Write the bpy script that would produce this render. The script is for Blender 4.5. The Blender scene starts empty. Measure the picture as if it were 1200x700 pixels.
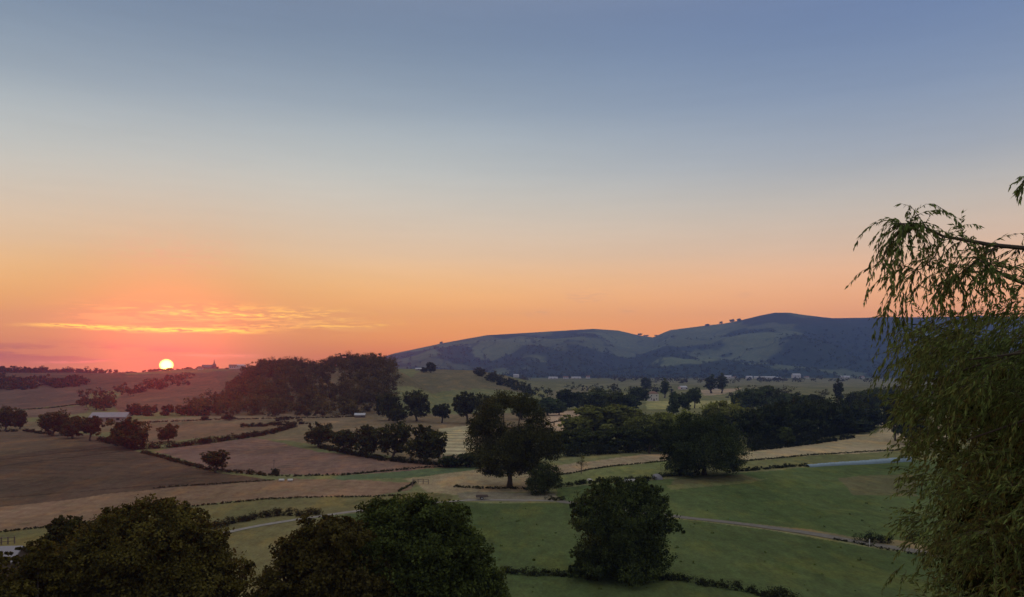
import bpy, math, random
import numpy as np

R = math.radians
scene = bpy.context.scene
col = scene.collection

# ------------------------------------------------------------------ camera constants
F = 942.0            # focal length in photo pixels (1200 wide)
HZ = 432.0           # photo row of the true horizon
EYE = 28.0           # eye height above the valley floor
CX = 600.0


# ------------------------------------------------------------------ noise
def _hash(ix, iy, s):
    n = (ix.astype(np.int64) * 374761393 + iy.astype(np.int64) * 668265263 + s * 1274126177) & 0x7fffffff
    n = ((n ^ (n >> 13)) * 1274126177) & 0x7fffffff
    n = n ^ (n >> 16)
    return (n & 0xffff) / 65535.0


def vnoise(x, y, s=0):
    ix = np.floor(x); iy = np.floor(y)
    fx = x - ix; fy = y - iy
    fx = fx * fx * (3 - 2 * fx); fy = fy * fy * (3 - 2 * fy)
    a = _hash(ix, iy, s); b = _hash(ix + 1, iy, s); c = _hash(ix, iy + 1, s); d = _hash(ix + 1, iy + 1, s)
    return (a * (1 - fx) + b * fx) * (1 - fy) + (c * (1 - fx) + d * fx) * fy


def fbm(x, y, s=0, o=4):
    t = 0; a = .5
    for k in range(o):
        t = t + a * vnoise(x, y, s + k * 17); x = x * 2.03 + 5.1; y = y * 2.03 + 3.7; a *= .5
    return t / (1 - .5 ** o)


def sstep(a, b, t):
    t = np.clip((t - a) / (b - a), 0, 1)
    return t * t * (3 - 2 * t)


# ------------------------------------------------------------------ terrain
SKY_BLUE = np.array([(300, 432), (400, 424), (450, 417), (480, 411), (520, 402), (570, 393), (620, 390), (695, 385.5), (725, 387.5),
                     (748, 393), (765, 395.5), (785, 387), (820, 382.5), (850, 379), (870, 375), (890, 370), (908, 366.5),
                     (925, 366.5), (945, 369.5), (975, 373), (1010, 372.5), (1040, 371.5), (1080, 372), (1150, 370), (1250, 374), (1500, 392)], float)


def H(x, y):
    x = np.asarray(x, float); y = np.asarray(y, float)
    ys = np.maximum(y, 5.0)
    px = CX + F * x / ys
    # hill under the camera
    r = np.hypot(x * .55, np.maximum(y, 0) + 4)
    z = 21.5 * np.exp(-(r / 34.0) ** 1.6)
    z = z + 8 * np.exp(-((y + 60) / 40.0) ** 2)
    und = (fbm(x / 60, y / 60, 3, 3) - .5) * 1.6 * sstep(60, 200, y) + (fbm(x / 17, y / 17, 9, 3) - .5) * .45 * sstep(50, 90, y)
    z = z + und * (1 - sstep(600, 2000, y) * .6)
    # left ridge
    yr = 1300 + 80 * np.sin(px / 70)
    zl = np.interp(px, [-500, 0, 60, 110, 150, 200, 250, 290, 340, 420, 470, 520], [12, 14, 15.5, 18.5, 20.5, 23.5, 27, 28.5, 26, 20, 8, 0])
    prof = sstep(470, 1, 0) * 0 + sstep(460, 1330, y)
    wob = (fbm(x / 130, y / 130, 21, 3) - .5) * 9 * sstep(500, 800, y)
    back = sstep(1330, 2600, y)
    left = (zl + wob) * prof * (1 - back)
    # wooded hill
    zb = np.interp(px, [215, 262, 288, 310, 345, 370, 400, 450, 474, 520], [0, 6, 18, 28.5, 28.5, 24.5, 31.5, 32.5, 23, 0])
    wood = zb * sstep(455, 740, y) * (1 - sstep(780, 1250, y) * .9)
    # grass hill
    zc = np.interp(px, [380, 440, 470, 520, 560, 590, 620, 660, 720], [22, 27, 27.5, 26.5, 25, 19, 10, 3, 0])
    grass = zc * sstep(560, 1010, y) * (1 - sstep(1080, 1900, y))
    z = z + np.maximum(np.maximum(left, wood), grass)
    # land beyond the left ridges sinks away
    sink = sstep(1500, 3000, y) * (1 - sstep(400, 640, px)) * 75
    # blue hill
    sky = np.interp(px, SKY_BLUE[:, 0], SKY_BLUE[:, 1])
    yr2 = 4250 + 250 * np.sin(px / 90.0)
    hr = EYE + (HZ - sky) * yr2 / F
    foot = 2500 + 260 * (fbm(px / 60, px * 0 + 1.3, 41, 2) - .5) * 2
    t = np.clip((y - foot) / (yr2 - foot), 0, 1)
    spur = (1 - np.abs(2 * fbm(x / 520 + y / 2600, y / 1500, 51, 4) - 1)) - .62
    body = hr * (t ** 1.25 * (1 - .12 * np.sin(t * math.pi)))
    body = body + spur * 150 * np.sin(np.clip(t, 0, 1) * math.pi) ** 1.1 * np.clip(hr / 200, 0, 1)
    body = body - 55 * np.exp(-((px - 762 + (1 - t) * 60) / 34.0) ** 2) * np.sin(t * math.pi)
    over = np.clip((y - yr2) / 2200, 0, 1)
    body = body * (1 - over * over * (3 - 2 * over)) + (fbm(x / 90, y / 90, 61, 3) - .5) * 7 * np.sin(t * math.pi)
    on = sstep(330, 470, px)
    z = z - sink * (1 - on * sstep(2300, 2600, y)) + np.maximum(body, 0) * on
    return z


def h1(x, y):
    return float(H(np.array([x]), np.array([y]))[0])


_YS = np.concatenate([np.linspace(20, 700, 1400), np.linspace(701, 5200, 2400)])


def at(px, py):
    """ground point seen at a photo pixel"""
    x = (px - CX) / F * _YS
    ray = EYE - (py - HZ) / F * _YS
    hit = np.nonzero(H(x, _YS) >= ray)[0]
    y = _YS[hit[0]] if len(hit) else 5000.0
    x = (px - CX) / F * y
    return x, y, h1(x, y)


def atd(px, y):
    x = (px - CX) / F * y
    return x, y, h1(x, y)


# ------------------------------------------------------------------ mesh helpers
def np_mesh(name, V, Q, tint=None, smooth=False):
    """mesh from arrays; Q holds quads (n,4)"""
    me = bpy.data.meshes.new(name)
    V = np.asarray(V, np.float32); Q = np.asarray(Q, np.int32)
    me.vertices.add(len(V)); me.vertices.foreach_set('co', V.ravel())
    k = Q.shape[1]
    me.loops.add(Q.size); me.loops.foreach_set('vertex_index', Q.ravel())
    me.polygons.add(len(Q)); me.polygons.foreach_set('loop_start', np.arange(0, Q.size, k, dtype=np.int32))
    if smooth:
        me.polygons.foreach_set('use_smooth', np.ones(len(Q), bool))
    if tint is not None:
        a = me.attributes.new('tint', 'FLOAT', 'FACE'); a.data.foreach_set('value', np.asarray(tint, np.float32))
    me.update(calc_edges=True)
    return me


def link(name, me, mat=None, parent=None, loc=None):
    o = bpy.data.objects.new(name, me)
    col.objects.link(o)
    if me is not None and mat is not None and not me.materials:
        me.materials.append(mat)
    if parent is not None:
        o.parent = parent
    if loc is not None:
        o.location = loc
    return o


def tag(o, label=None, cat=None, group=None, kind=None):
    if label: o['label'] = label
    if cat: o['category'] = cat
    if group: o['group'] = group
    if kind: o['kind'] = kind
    return o


def empty(name, loc, label, cat, group=None, rz=0):
    o = bpy.data.objects.new(name, None); col.objects.link(o)
    o.location = loc; o.rotation_euler = (0, 0, rz); o.empty_display_size = .5
    return tag(o, label, cat, group)


class MB:
    """collects polygons into one mesh"""
    def __init__(s): s.v = []; s.f = []

    def quad(s, a, b, c, d): n = len(s.v); s.v += [a, b, c, d]; s.f.append((n, n + 1, n + 2, n + 3))

    def poly(s, pts): n = len(s.v); s.v += list(pts); s.f.append(tuple(range(n, n + len(pts))))

    def box(s, x0, x1, y0, y1, z0, z1):
        n = len(s.v)
        s.v += [(x0, y0, z0), (x1, y0, z0), (x1, y1, z0), (x0, y1, z0), (x0, y0, z1), (x1, y0, z1), (x1, y1, z1), (x0, y1, z1)]
        s.f += [tuple(n + i for i in q) for q in ((3, 2, 1, 0), (4, 5, 6, 7), (0, 1, 5, 4), (1, 2, 6, 5), (2, 3, 7, 6), (3, 0, 4, 7))]

    def tube(s, pts, rads, k=6, cap=True):
        P = [np.array(p, float) for p in pts]; n0 = len(s.v)
        for i, p in enumerate(P):
            d = P[min(i + 1, len(P) - 1)] - P[max(i - 1, 0)]
            d = d / (np.linalg.norm(d) + 1e-9)
            a = np.cross(d, (0.31, .17, .93) if abs(d[2]) < .9 else (1, .1, 0)); a /= np.linalg.norm(a)
            b = np.cross(d, a)
            for j in range(k):
                t = 2 * math.pi * j / k
                s.v.append(tuple(p + (a * math.cos(t) + b * math.sin(t)) * rads[i]))
        for i in range(len(P) - 1):
            for j in range(k):
                s.f.append((n0 + i * k + j, n0 + i * k + (j + 1) % k, n0 + (i + 1) * k + (j + 1) % k, n0 + (i + 1) * k + j))
        if cap:
            s.f.append(tuple(n0 + (len(P) - 1) * k + j for j in range(k)))
            s.f.append(tuple(n0 + j for j in reversed(range(k))))

    def build(s, name, mat, parent=None, loc=None, smooth=False):
        me = bpy.data.meshes.new(name); me.from_pydata(s.v, [], s.f)
        if smooth:
            me.polygons.foreach_set('use_smooth', [True] * len(me.polygons))
        me.update()
        return link(name, me, mat, parent, loc)

    def mesh(s, name, mat, smooth=True):
        me = bpy.data.meshes.new(name); me.from_pydata(s.v, [], s.f)
        if smooth:
            me.polygons.foreach_set('use_smooth', [True] * len(me.polygons))
        me.update(); me.materials.append(mat)
        return me


# ------------------------------------------------------------------ materials
def newmat(name):
    m = bpy.data.materials.new(name); m.use_nodes = True
    nt = m.node_tree; nt.nodes.clear()
    out = nt.nodes.new('ShaderNodeOutputMaterial')
    return m, nt, out


def N(nt, typ, **kw):
    n = nt.nodes.new(typ)
    for k, v in kw.items():
        if k.startswith('i_'):
            n.inputs[k[2:].replace('_', ' ')].default_value = v
        else:
            setattr(n, k, v)
    return n


def mth(nt, op, a, b=None, c=None, clamp=False):
    n = nt.nodes.new('ShaderNodeMath'); n.operation = op; n.use_clamp = clamp
    for i, v in enumerate((a, b, c)):
        if v is None: continue
        if isinstance(v, (int, float)): n.inputs[i].default_value = v
        else: nt.links.new(v, n.inputs[i])
    return n.outputs[0]


def mixc(nt, fac, a, b, blend='MIX'):
    n = nt.nodes.new('ShaderNodeMix'); n.data_type = 'RGBA'; n.blend_type = blend
    for i, v in ((0, fac), (6, a), (7, b)):
        if isinstance(v, (int, float)): n.inputs[i].default_value = v
        elif isinstance(v, tuple): n.inputs[i].default_value = (*v[:3], 1)
        else: nt.links.new(v, n.inputs[i])
    return n.outputs[2]


def leaf_mat(name, base, var=.5, transl=.25, warm=(1.25, 1.05, .6), obj_colour=True):
    m, nt, out = newmat(name)
    at_ = N(nt, 'ShaderNodeAttribute', attribute_name='tint')
    oi = N(nt, 'ShaderNodeObjectInfo')
    c = mixc(nt, at_.outputs['Fac'], tuple(b * (1 - var) for b in base), tuple(b * (1 + var) * w for b, w in zip(base, warm)))
    if obj_colour:
        c = mixc(nt, 1.0, c, oi.outputs['Color'], 'MULTIPLY')
    d = N(nt, 'ShaderNodeBsdfDiffuse'); t = N(nt, 'ShaderNodeBsdfTranslucent'); mx = N(nt, 'ShaderNodeMixShader')
    mx.inputs[0].default_value = transl
    nt.links.new(c, d.inputs[0]); nt.links.new(c, t.inputs[0])
    nt.links.new(d.outputs[0], mx.inputs[1]); nt.links.new(t.outputs[0], mx.inputs[2])
    nt.links.new(mx.outputs[0], out.inputs[0])
    return m


def plain_mat(name, base, rough=.8, scale=2.0, amt=.25, spec=.3):
    m, nt, out = newmat(name)
    tc = N(nt, 'ShaderNodeTexCoord')
    nz = N(nt, 'ShaderNodeTexNoise'); nz.inputs['Scale'].default_value = scale; nz.inputs['Detail'].default_value = 6
    nt.links.new(tc.outputs['Object'], nz.inputs['Vector'])
    c = mixc(nt, nz.outputs[0], tuple(b * (1 - amt) for b in base), tuple(min(1, b * (1 + amt)) for b in base))
    p = N(nt, 'ShaderNodeBsdfPrincipled'); p.inputs['Roughness'].default_value = rough
    p.inputs['Specular IOR Level'].default_value = spec
    nt.links.new(c, p.inputs['Base Color']); nt.links.new(p.outputs[0], out.inputs[0])
    return m


M_BARK = plain_mat('bark', (.07, .055, .042), .9, 3, .4)
M_LEAF = leaf_mat('leaves', (.072, .094, .042), var=.7, warm=(1.15, 1.08, .75))
M_HEDGE = leaf_mat('hedge_leaves', (.052, .064, .034), warm=(1.15, 1.05, .8))
M_WOOD = leaf_mat('wood_leaves', (.075, .085, .048), var=.65)
M_WILLOW = leaf_mat('willow_leaves', (.108, .156, .062), var=.6, transl=.25, warm=(1.08, 1.06, .8))
M_WALL = plain_mat('pale_render', (.46, .44, .41), .9, .6, .12)
M_STONE = plain_mat('stone', (.30, .27, .24), .9, 1.2, .2)
M_TILE = plain_mat('brown_tiles', (.16, .095, .07), .85, 2.5, .3)
M_SLATE = plain_mat('slate', (.10, .10, .115), .6, 2.5, .25)
M_TIN = plain_mat('pale_metal_roof', (.31, .32, .35), .45, .5, .12)
M_BARNROOF = plain_mat('dull_metal_roof', (.21, .20, .225), .5, .5, .2)
M_WHITE = plain_mat('white_paint', (.47, .46, .46), .6, 1, .08)
M_DARKWIN = plain_mat('dark_glass', (.03, .033, .04), .2, 1, .1, .5)
M_TIMBER = plain_mat('weathered_timber', (.13, .10, .085), .9, 4, .3)
M_RUBBER = plain_mat('rubber', (.03, .03, .03), .8, 4, .2)
M_DARKMETAL = plain_mat('dark_painted_metal', (.05, .052, .06), .5, 3, .2)


# ------------------------------------------------------------------ ground sheet with its fields
FIELDS = []


def field(pts, c, stripe=None):
    W = np.array([at(*p)[:2] for p in pts]); FIELDS.append((W, c, stripe))


G_MEADOW = (.061, .084, .037)
G_MEADOW2 = (.067, .094, .041)
G_OLIVE = (.118, .112, .058)
STRAW = (.24, .195, .14)
PINK = (.148, .100, .088)
BROWN = (.084, .061, .048)
TAN = (.168, .118, .085)
PALE = (.145, .116, .080)

# left hillside fields
field([(130, 440), (200, 437.5), (255, 435), (290, 434), (290, 452), (250, 460), (150, 458)], (.095, .068, .054))
field([(-80, 436), (140, 436), (150, 455), (105, 462), (60, 456), (-80, 458)], (.085, .062, .05))
field([(-80, 458), (60, 456), (105, 462), (98, 473), (25, 480), (-80, 482)], (.105, .074, .064))
field([(25, 481), (98, 475), (105, 483), (60, 489), (-80, 492), (-80, 484)], (.14, .10, .082))
field([(150, 455), (250, 441), (262, 455), (235, 482), (140, 483), (128, 472)], (.13, .078, .06))
field([(455, 434), (560, 434), (612, 452), (612, 460), (520, 458), (455, 455)], (.112, .100, .066))
field([(365, 434), (400, 436), (428, 452), (432, 466), (360, 452)], (.135, .10, .07))
CLEARING = FIELDS.pop()
field([(285, 424), (330, 421), (455, 419), (457, 452), (440, 490), (230, 492), (262, 455)], (.10, .078, .052))
FIELDS.append(CLEARING)
# valley fields, middle distance
field([(-80, 494), (140, 494), (420, 487), (560, 485), (700, 482), (700, 500), (560, 530), (520, 545), (300, 512), (-80, 505)], PALE)
field([(160, 497), (300, 492), (420, 489), (420, 484), (240, 488), (160, 492)], (.17, .135, .095))
field([(165, 499), (290, 496), (285, 507), (165, 521)], (.155, .112, .08))
field([(638, 482), (690, 480), (690, 500), (660, 508), (638, 502)], (.34, .26, .20))
field([(514, 503), (556, 498), (556, 531), (520, 534)], (.30, .27, .185), 'windrow')
field([(290, 513), (345, 501), (372, 494), (372, 507), (330, 513)], (.16, .135, .09))
field([(375, 530), (300, 513), (180, 529), (240, 549), (322, 557), (400, 557), (545, 547), (480, 540)], PINK)
field([(-80, 504), (60, 506), (120, 512), (165, 530), (240, 551), (318, 563), (200, 572), (110, 582), (-80, 601)], BROWN)
field([(-80, 503), (60, 505), (130, 514), (118, 520), (-80, 545)], (.105, .078, .058))
field([(-80, 601), (110, 582), (210, 571), (318, 563.5), (345, 561), (400, 562), (486, 567), (480, 575), (440, 581), (310, 585), (220, 593), (70, 616), (-80, 634)], TAN)
field([(-80, 635), (70, 617), (220, 594), (310, 586), (440, 582), (480, 577), (530, 580), (530, 586), (350, 607), (255, 626), (100, 660), (-80, 690)], G_OLIVE)
field([(385, 559), (430, 556), (545, 546), (570, 548), (470, 561), (400, 563)], (.085, .115, .066))
field([(486, 567), (470, 562), (570, 548), (640, 548), (640, 576), (530, 580), (500, 577)], (.24, .20, .135))
# right side
field([(655, 545), (700, 540), (790, 530), (790, 539), (720, 546), (660, 556), (640, 560), (630, 548)], STRAW)
field([(655, 558), (720, 547), (790, 540), (800, 556), (760, 562), (655, 570), (640, 566)], (.125, .145, .066))
field([(865, 531), (900, 524), (960, 519), (1030, 506), (1032, 495), (1060, 495), (1110, 500), (1110, 524), (1000, 532), (865, 541)], (.27, .235, .16))
field([(865, 542), (945, 534), (1110, 526), (1110, 536), (945, 546), (865, 552)], (.115, .125, .062))
field([(650, 588), (655, 572), (780, 562), (900, 552), (945, 548), (1070, 539), (1300, 525), (1300, 660), (1100, 652), (1000, 636), (900, 619), (790, 606), (740, 600)], G_MEADOW2)
field([(350, 610), (530, 588), (660, 590), (740, 602), (790, 608), (900, 621), (1000, 638), (1100, 654), (1300, 690), (1300, 860), (-80, 860), (100, 665), (255, 628)], G_MEADOW)
field([(100, 665), (255, 628), (350, 610), (400, 606), (420, 700), (100, 760)], (.13, .118, .062))
field([(980, 560), (1070, 556), (1075, 582), (1000, 580)], (.098, .098, .056))
field([(790, 562), (870, 556), (890, 562), (850, 568), (785, 571)], (.098, .098, .056))
field([(780, 569), (900, 561), (880, 566), (785, 574)], (.11, .12, .06))
field([(850, 611), (950, 621), (1000, 630), (1060, 634), (1100, 643), (1100, 650), (1000, 636), (860, 615)], (.14, .125, .08))
field([(1000, 634), (1100, 646), (1100, 652), (1000, 637)], (.16, .14, .10))
field([(535, 577), (650, 578), (660, 588), (540, 585)], (.16, .15, .12))
# far valley floor
field([(620, 447), (780, 445), (1100, 444), (1100, 451), (900, 452), (780, 450), (640, 459), (612, 459)], (.118, .122, .078))
field([(640, 459), (690, 452), (690, 462), (640, 470)], (.13, .12, .08))
field([(757, 470), (830, 470), (880, 469), (880, 478), (757, 480)], (.22, .22, .11))
field([(820, 457), (870, 455), (850, 462), (825, 464)], (.25, .21, .16))
# thin tractor lines
for a_, b_ in (((-80, 556), (170, 525)), ((-80, 548), (150, 521)), ((-80, 588), (215, 567))):
    field([a_, b_, (b_[0], b_[1] + 1.2), (a_[0], a_[1] + 1.6)], (.062, .045, .036))


def inside(W, x, y):
    r = np.zeros(x.shape, bool); n = len(W)
    for i in range(n):
        x0, y0 = W[i]; x1, y1 = W[(i + 1) % n]
        c = ((y0 > y) != (y1 > y))
        with np.errstate(divide='ignore', invalid='ignore'):
            xi = (x1 - x0) * (y - y0) / (y1 - y0 + 1e-12) + x0
        r ^= c & (x < xi)
    return r


def ground():
    ys = [-100.0]
    while ys[-1] < 5050:
        y = ys[-1]
        s = 5.0 if y < 40 else (2.0 if y < 90 else max(.35, min(11.0, .85 * y * y / (EYE * F))))
        ys.append(y + s)
    ys = np.array(ys)
    u = np.concatenate([np.linspace(-.86, -.66, 50)[:-1], np.linspace(-.66, .66, 1000), np.linspace(.66, .86, 50)[1:]])
    U, Y = np.meshgrid(u, ys); X = U * (Y + 140)
    # x of column: spread so that columns are about one pixel wide in the distance
    Z = H(X, Y)
    nx = len(u); ny = len(ys)
    V = np.stack([X, Y, Z], -1).reshape(-1, 3)
    i = np.arange(ny - 1)[:, None] * nx + np.arange(nx - 1)[None, :]
    Q = np.stack([i, i + 1, i + 1 + nx, i + nx], -1).reshape(-1, 4)
    me = np_mesh('ground', V, Q, smooth=True)
    x = V[:, 0]; y = V[:, 1]; z = V[:, 2]
    C = np.empty((len(V), 3))
    base = np.array((.145, .148, .07)); C[:] = base
    n1 = fbm(x / 70, y / 70, 5, 3)
    C *= (.8 + .4 * n1)[:, None]
    # blue hill: pasture and woodland patches, hedged fields
    C *= (1 - .25 * sstep(700, 1300, y))[:, None]
    hill = y > 2350
    wn = fbm(x / 330 + 9, y / 420, 71, 4); wf = fbm(x / 150, y / 240 + 4, 77, 3)
    pas = np.array((.082, .106, .060))[None] * (.62 + .8 * fbm(x / 260, y / 380, 73, 2))[:, None]
    low = 1 - sstep(0, 120, z)
    pxv = CX + F * x / np.maximum(y, 5)
    bias = .02 + .07 * low + .10 * sstep(880, 980, pxv) - .07 * sstep(60, 180, z) + .05 * np.exp(-((pxv - 745) / 45) ** 2)
    wd = sstep(.485, .53, wn + bias) * hill
    hedge = (np.abs(wf - .5) < .016) * .7 * hill
    wdark = np.clip(wd + hedge, 0, 1)[:, None]
    hc = pas * (1 - wdark) + np.array((.027, .043, .034)) * wdark
    C = np.where(hill[:, None], hc, C)
    for W, c, stripe in FIELDS:
        # wavering field edges
        jx = (vnoise(x / 6, y / 6, 91) - .5) * np.clip(y / 250, .4, 2); jy = (vnoise(x / 6, y / 6, 92) - .5) * np.clip(y / 90, .5, 5)
        m = inside(W, x + jx, y + jy)
        cc = np.array(c)[None] * np.array([1.14, 1.10, .98])[None] * (.86 + .28 * fbm(x[m] / 25, y[m] / 40, 31, 3))[:, None]
        if stripe is None and c in (BROWN, TAN, PINK, STRAW, PALE):
            a_ = {BROWN: 1.37, TAN: 1.33, PINK: 1.9, STRAW: 1.45, PALE: 1.5}[c]
            ph = (x[m] * math.cos(a_) + y[m] * math.sin(a_) + 2.2 * vnoise(x[m] / 14, y[m] / 30, 35)) / (4.5 if c != BROWN else 6.5)
            cc = cc * (1 + .13 * np.sin(ph * 2 * math.pi) * vnoise(x[m] / 30, y[m] / 45, 36))[:, None] * (.86 + .28 * fbm(x[m] / 7, y[m] / 16, 37, 3))[:, None]
        if stripe:
            w = np.sin((y[m] + .12 * x[m] + 5 * vnoise(x[m] / 9, y[m] / 30, 33)) * 2 * math.pi / 11.5)
            cc = cc * (.78 + .42 * sstep(-.1, .6, w))[:, None]
        C[m] = cc
    a = me.attributes.new('field_colour', 'FLOAT_COLOR', 'POINT')
    a.data.foreach_set('color', np.concatenate([C, np.ones((len(C), 1))], 1).astype(np.float32).ravel())
    m, nt, out = newmat('ground')
    at_ = N(nt, 'ShaderNodeAttribute', attribute_name='field_colour')
    geo = N(nt, 'ShaderNodeNewGeometry')
    mp = N(nt, 'ShaderNodeMapping'); mp.inputs['Scale'].default_value = (1, .45, 1)
    nt.links.new(geo.outputs['Position'], mp.inputs['Vector'])

    def noise(scale, det, vec=mp.outputs[0]):
        n = N(nt, 'ShaderNodeTexNoise'); n.inputs['Scale'].default_value = scale; n.inputs['Detail'].default_value = det
        n.inputs['Roughness'].default_value = .65
        nt.links.new(vec, n.inputs['Vector']); return n.outputs[0]
    a1 = noise(.045, 5); a2 = noise(.5, 5); a3 = noise(2.6, 3)
    f = mth(nt, 'ADD', mth(nt, 'MULTIPLY', a1, .9), mth(nt, 'ADD', mth(nt, 'MULTIPLY', a2, 1.1), mth(nt, 'MULTIPLY', a3, .9)))
    f = mth(nt, 'MAXIMUM', mth(nt, 'ADD', f, -.45), .3)
    cm = N(nt, 'ShaderNodeCombineColor')
    nt.links.new(mth(nt, 'MULTIPLY_ADD', a1, .5, mth(nt, 'MULTIPLY', f, .75)), cm.inputs[0]); nt.links.new(f, cm.inputs[1])
    nt.links.new(mth(nt, 'MULTIPLY_ADD', a1, .3, mth(nt, 'MULTIPLY', f, .85)), cm.inputs[2])
    c = mixc(nt, 1.0, at_.outputs['Color'], cm.outputs[0], 'MULTIPLY')
    dry = N(nt, 'ShaderNodeMapRange'); dry.interpolation_type = 'SMOOTHSTEP'; dry.inputs['From Min'].default_value = .48; dry.inputs['From Max'].default_value = .66
    nt.links.new(noise(.11, 6), dry.inputs['Value'])
    c = mixc(nt, mth(nt, 'MULTIPLY', dry.outputs[0], .55), c, mixc(nt, 1.0, c, (1.6, 1.3, .95), 'MULTIPLY'))
    dmp = N(nt, 'ShaderNodeMapRange'); dmp.interpolation_type = 'SMOOTHSTEP'; dmp.inputs['From Min'].default_value = .54; dmp.inputs['From Max'].default_value = .70
    nt.links.new(noise(.19, 7), dmp.inputs['Value'])
    c = mixc(nt, mth(nt, 'MULTIPLY', dmp.outputs[0], .5), c, mixc(nt, 1.0, c, (.55, .68, .6), 'MULTIPLY'))
    d = N(nt, 'ShaderNodeBsdfDiffuse'); nt.links.new(c, d.inputs[0])
    bp = N(nt, 'ShaderNodeBump'); bp.inputs['Strength'].default_value = .5; bp.inputs['Distance'].default_value = .35
    nt.links.new(mth(nt, 'ADD', a2, mth(nt, 'MULTIPLY', a3, .4)), bp.inputs['Height']); nt.links.new(bp.outputs[0], d.inputs['Normal'])
    nt.links.new(d.outputs[0], out.inputs[0])
    o = link('ground', me, m)
    tag(o, 'patchwork of meadows and stubble fields rolling away to a blue hill', kind='structure')


ground()


# ------------------------------------------------------------------ leaves
def leaves(rng, C, Rr, n, L, Wd, clump=6, sig=.24, shell=(.62, 1.0), zmin=None, aniso=1.0):
    """leaf quads in clumps through the volume of several ellipsoids"""
    C = np.atleast_2d(C); Rr = np.atleast_2d(Rr)
    wgt = (Rr.prod(1)) ** .72; wgt = wgt / wgt.sum()
    nc = max(len(C) * 2, int(n / (clump * 5)))
    bi = rng.choice(len(C), nc, p=wgt)
    d = rng.normal(size=(nc, 3)); d /= np.linalg.norm(d, axis=1)[:, None]
    rad = shell[0] + (shell[1] - shell[0]) * rng.random(nc) ** .6
    cc = C[bi] + d * Rr[bi] * rad[:, None]
    cs = Rr[bi].mean(1) * sig * (.6 + .9 * rng.random(nc))
    ctint = rng.random(nc)
    li = rng.integers(0, nc, n)
    off = np.clip(rng.normal(size=(n, 3)), -1.5, 1.5) * cs[li][:, None] * np.array([1, 1, .72 * aniso])
    P = cc[li] + off
    nd = d[li] * .55 + rng.normal(size=(n, 3)) * .75 + np.array([0, 0, .35]); nd /= np.linalg.norm(nd, axis=1)[:, None]
    t = np.cross(nd, rng.normal(size=(n, 3))); t /= np.linalg.norm(t, axis=1)[:, None] + 1e-9
    b = np.cross(nd, t)
    s = (.6 + .8 * rng.random(n))[:, None]
    t = t * s * L / 2; b = b * s * Wd / 2
    V = np.stack([P - t, P + b, P + t * 1.0, P - b], 1)
    tint = np.clip(.65 * ctint[li] + .35 * rng.random(n), 0, 1)
    if zmin is not None:
        k = P[:, 2] > zmin
        V = V[k]; tint = tint[k]
    return V.reshape(-1, 3), tint


def leaf_mesh(name, V, tint, mat):
    me = np_mesh(name, V, np.arange(len(V)).reshape(-1, 4), tint)
    me.materials.append(mat)
    return me


def make_tree(seed, h, w, nleaf, leaf, bole=.16, lobes=11, lobe=.42, top=.0, droop=0, mat=None, sparse=1.0, flat=1.0, shell=(.62, 1.0), sig=.24):
    """(trunk mesh, crown mesh) with the foot at the origin"""
    rng = np.random.default_rng(seed)
    cz0 = h * bole; ch = h - cz0
    C = []; Rr = []
    for i in range(lobes):
        ph = i * 2.39996 + rng.random() * .7
        t = (i + .5) / lobes
        zz = -.72 + 1.5 * t
        ring = math.sqrt(max(.03, 1 - min(abs(zz), .98) ** 2.2))
        rr = ring * (.52 + .22 * rng.random()) * w / 2
        zc = cz0 + ch * (.5 + .5 * zz * .72 + .05 * rng.normal())
        r0 = w / 2 * lobe * (.75 + .5 * rng.random()) * (1.12 - .35 * t * top)
        C.append((rr * math.cos(ph), rr * math.sin(ph), zc)); Rr.append((r0, r0, r0 * .82 * flat))
    C.append((0, 0, cz0 + ch * .52)); Rr.append((w * .3, w * .3, ch * .34))
    C = np.array(C); Rr = np.array(Rr)
    C[:, 2] = np.minimum(C[:, 2], h - Rr[:, 2] * .95)
    C[:, 2] = np.maximum(C[:, 2], cz0 + Rr[:, 2] * .55)
    V, tint = leaves(rng, C, Rr, nleaf, leaf, leaf * .62, sig=sig, shell=shell, zmin=h * bole * .45)
    cm = leaf_mesh('crown', V, tint, mat or M_LEAF)
    mb = MB(); r0 = .028 * h + .012 * w
    hub = h * (bole + .28)
    j = rng.normal(size=(5, 2)) * .02 * h
    zs = np.linspace(-.4, hub, 5)
    tr = [(j[k, 0] * (k > 0), j[k, 1] * (k > 0), zs[k]) for k in range(5)]
    mb.tube(tr, [r0 * 1.35, r0, r0 * .85, r0 * .7, r0 * .55], 8)
    for c in C[:-1]:
        k = rng.integers(2, 5); s = np.array(tr[k]); e = np.array(c)
        mid = s * .5 + e * .5 + np.array([0, 0, -.03 * h]) + rng.normal(size=3) * .03 * w
        mb.tube([s, mid, e, e + (e - mid) * .5], [r0 * .42, r0 * .3, r0 * .16, r0 * .05], 5)
    return mb.mesh('trunk', M_BARK), cm


def put_tree(name, meshes, loc, label, cat='tree', group=None, scale=(1, 1, 1), rz=0, colour=(1, 1, 1)):
    e = empty(name, loc, label, cat, group, rz); e.scale = scale
    t = link('trunk', meshes[0], None, e); c = link('crown', meshes[1], None, e)
    c.color = (*colour, 1)
    return e


# ------------------------------------------------------------------ big trees near the camera
def near_tree(name, label, px, top, wpx, depth, seed, nleaf, leaf, colour, cat='tree', base=None, **kw):
    x, y, z = atd(px, depth)
    ztop = EYE - (top - HZ) * depth / F
    h = ztop - z; w = wpx * depth / F
    ms = make_tree(seed, h, w, nleaf, leaf, **kw)
    return put_tree(name, ms, (x, y, z - .05), label, cat, colour=colour, rz=seed)


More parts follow.
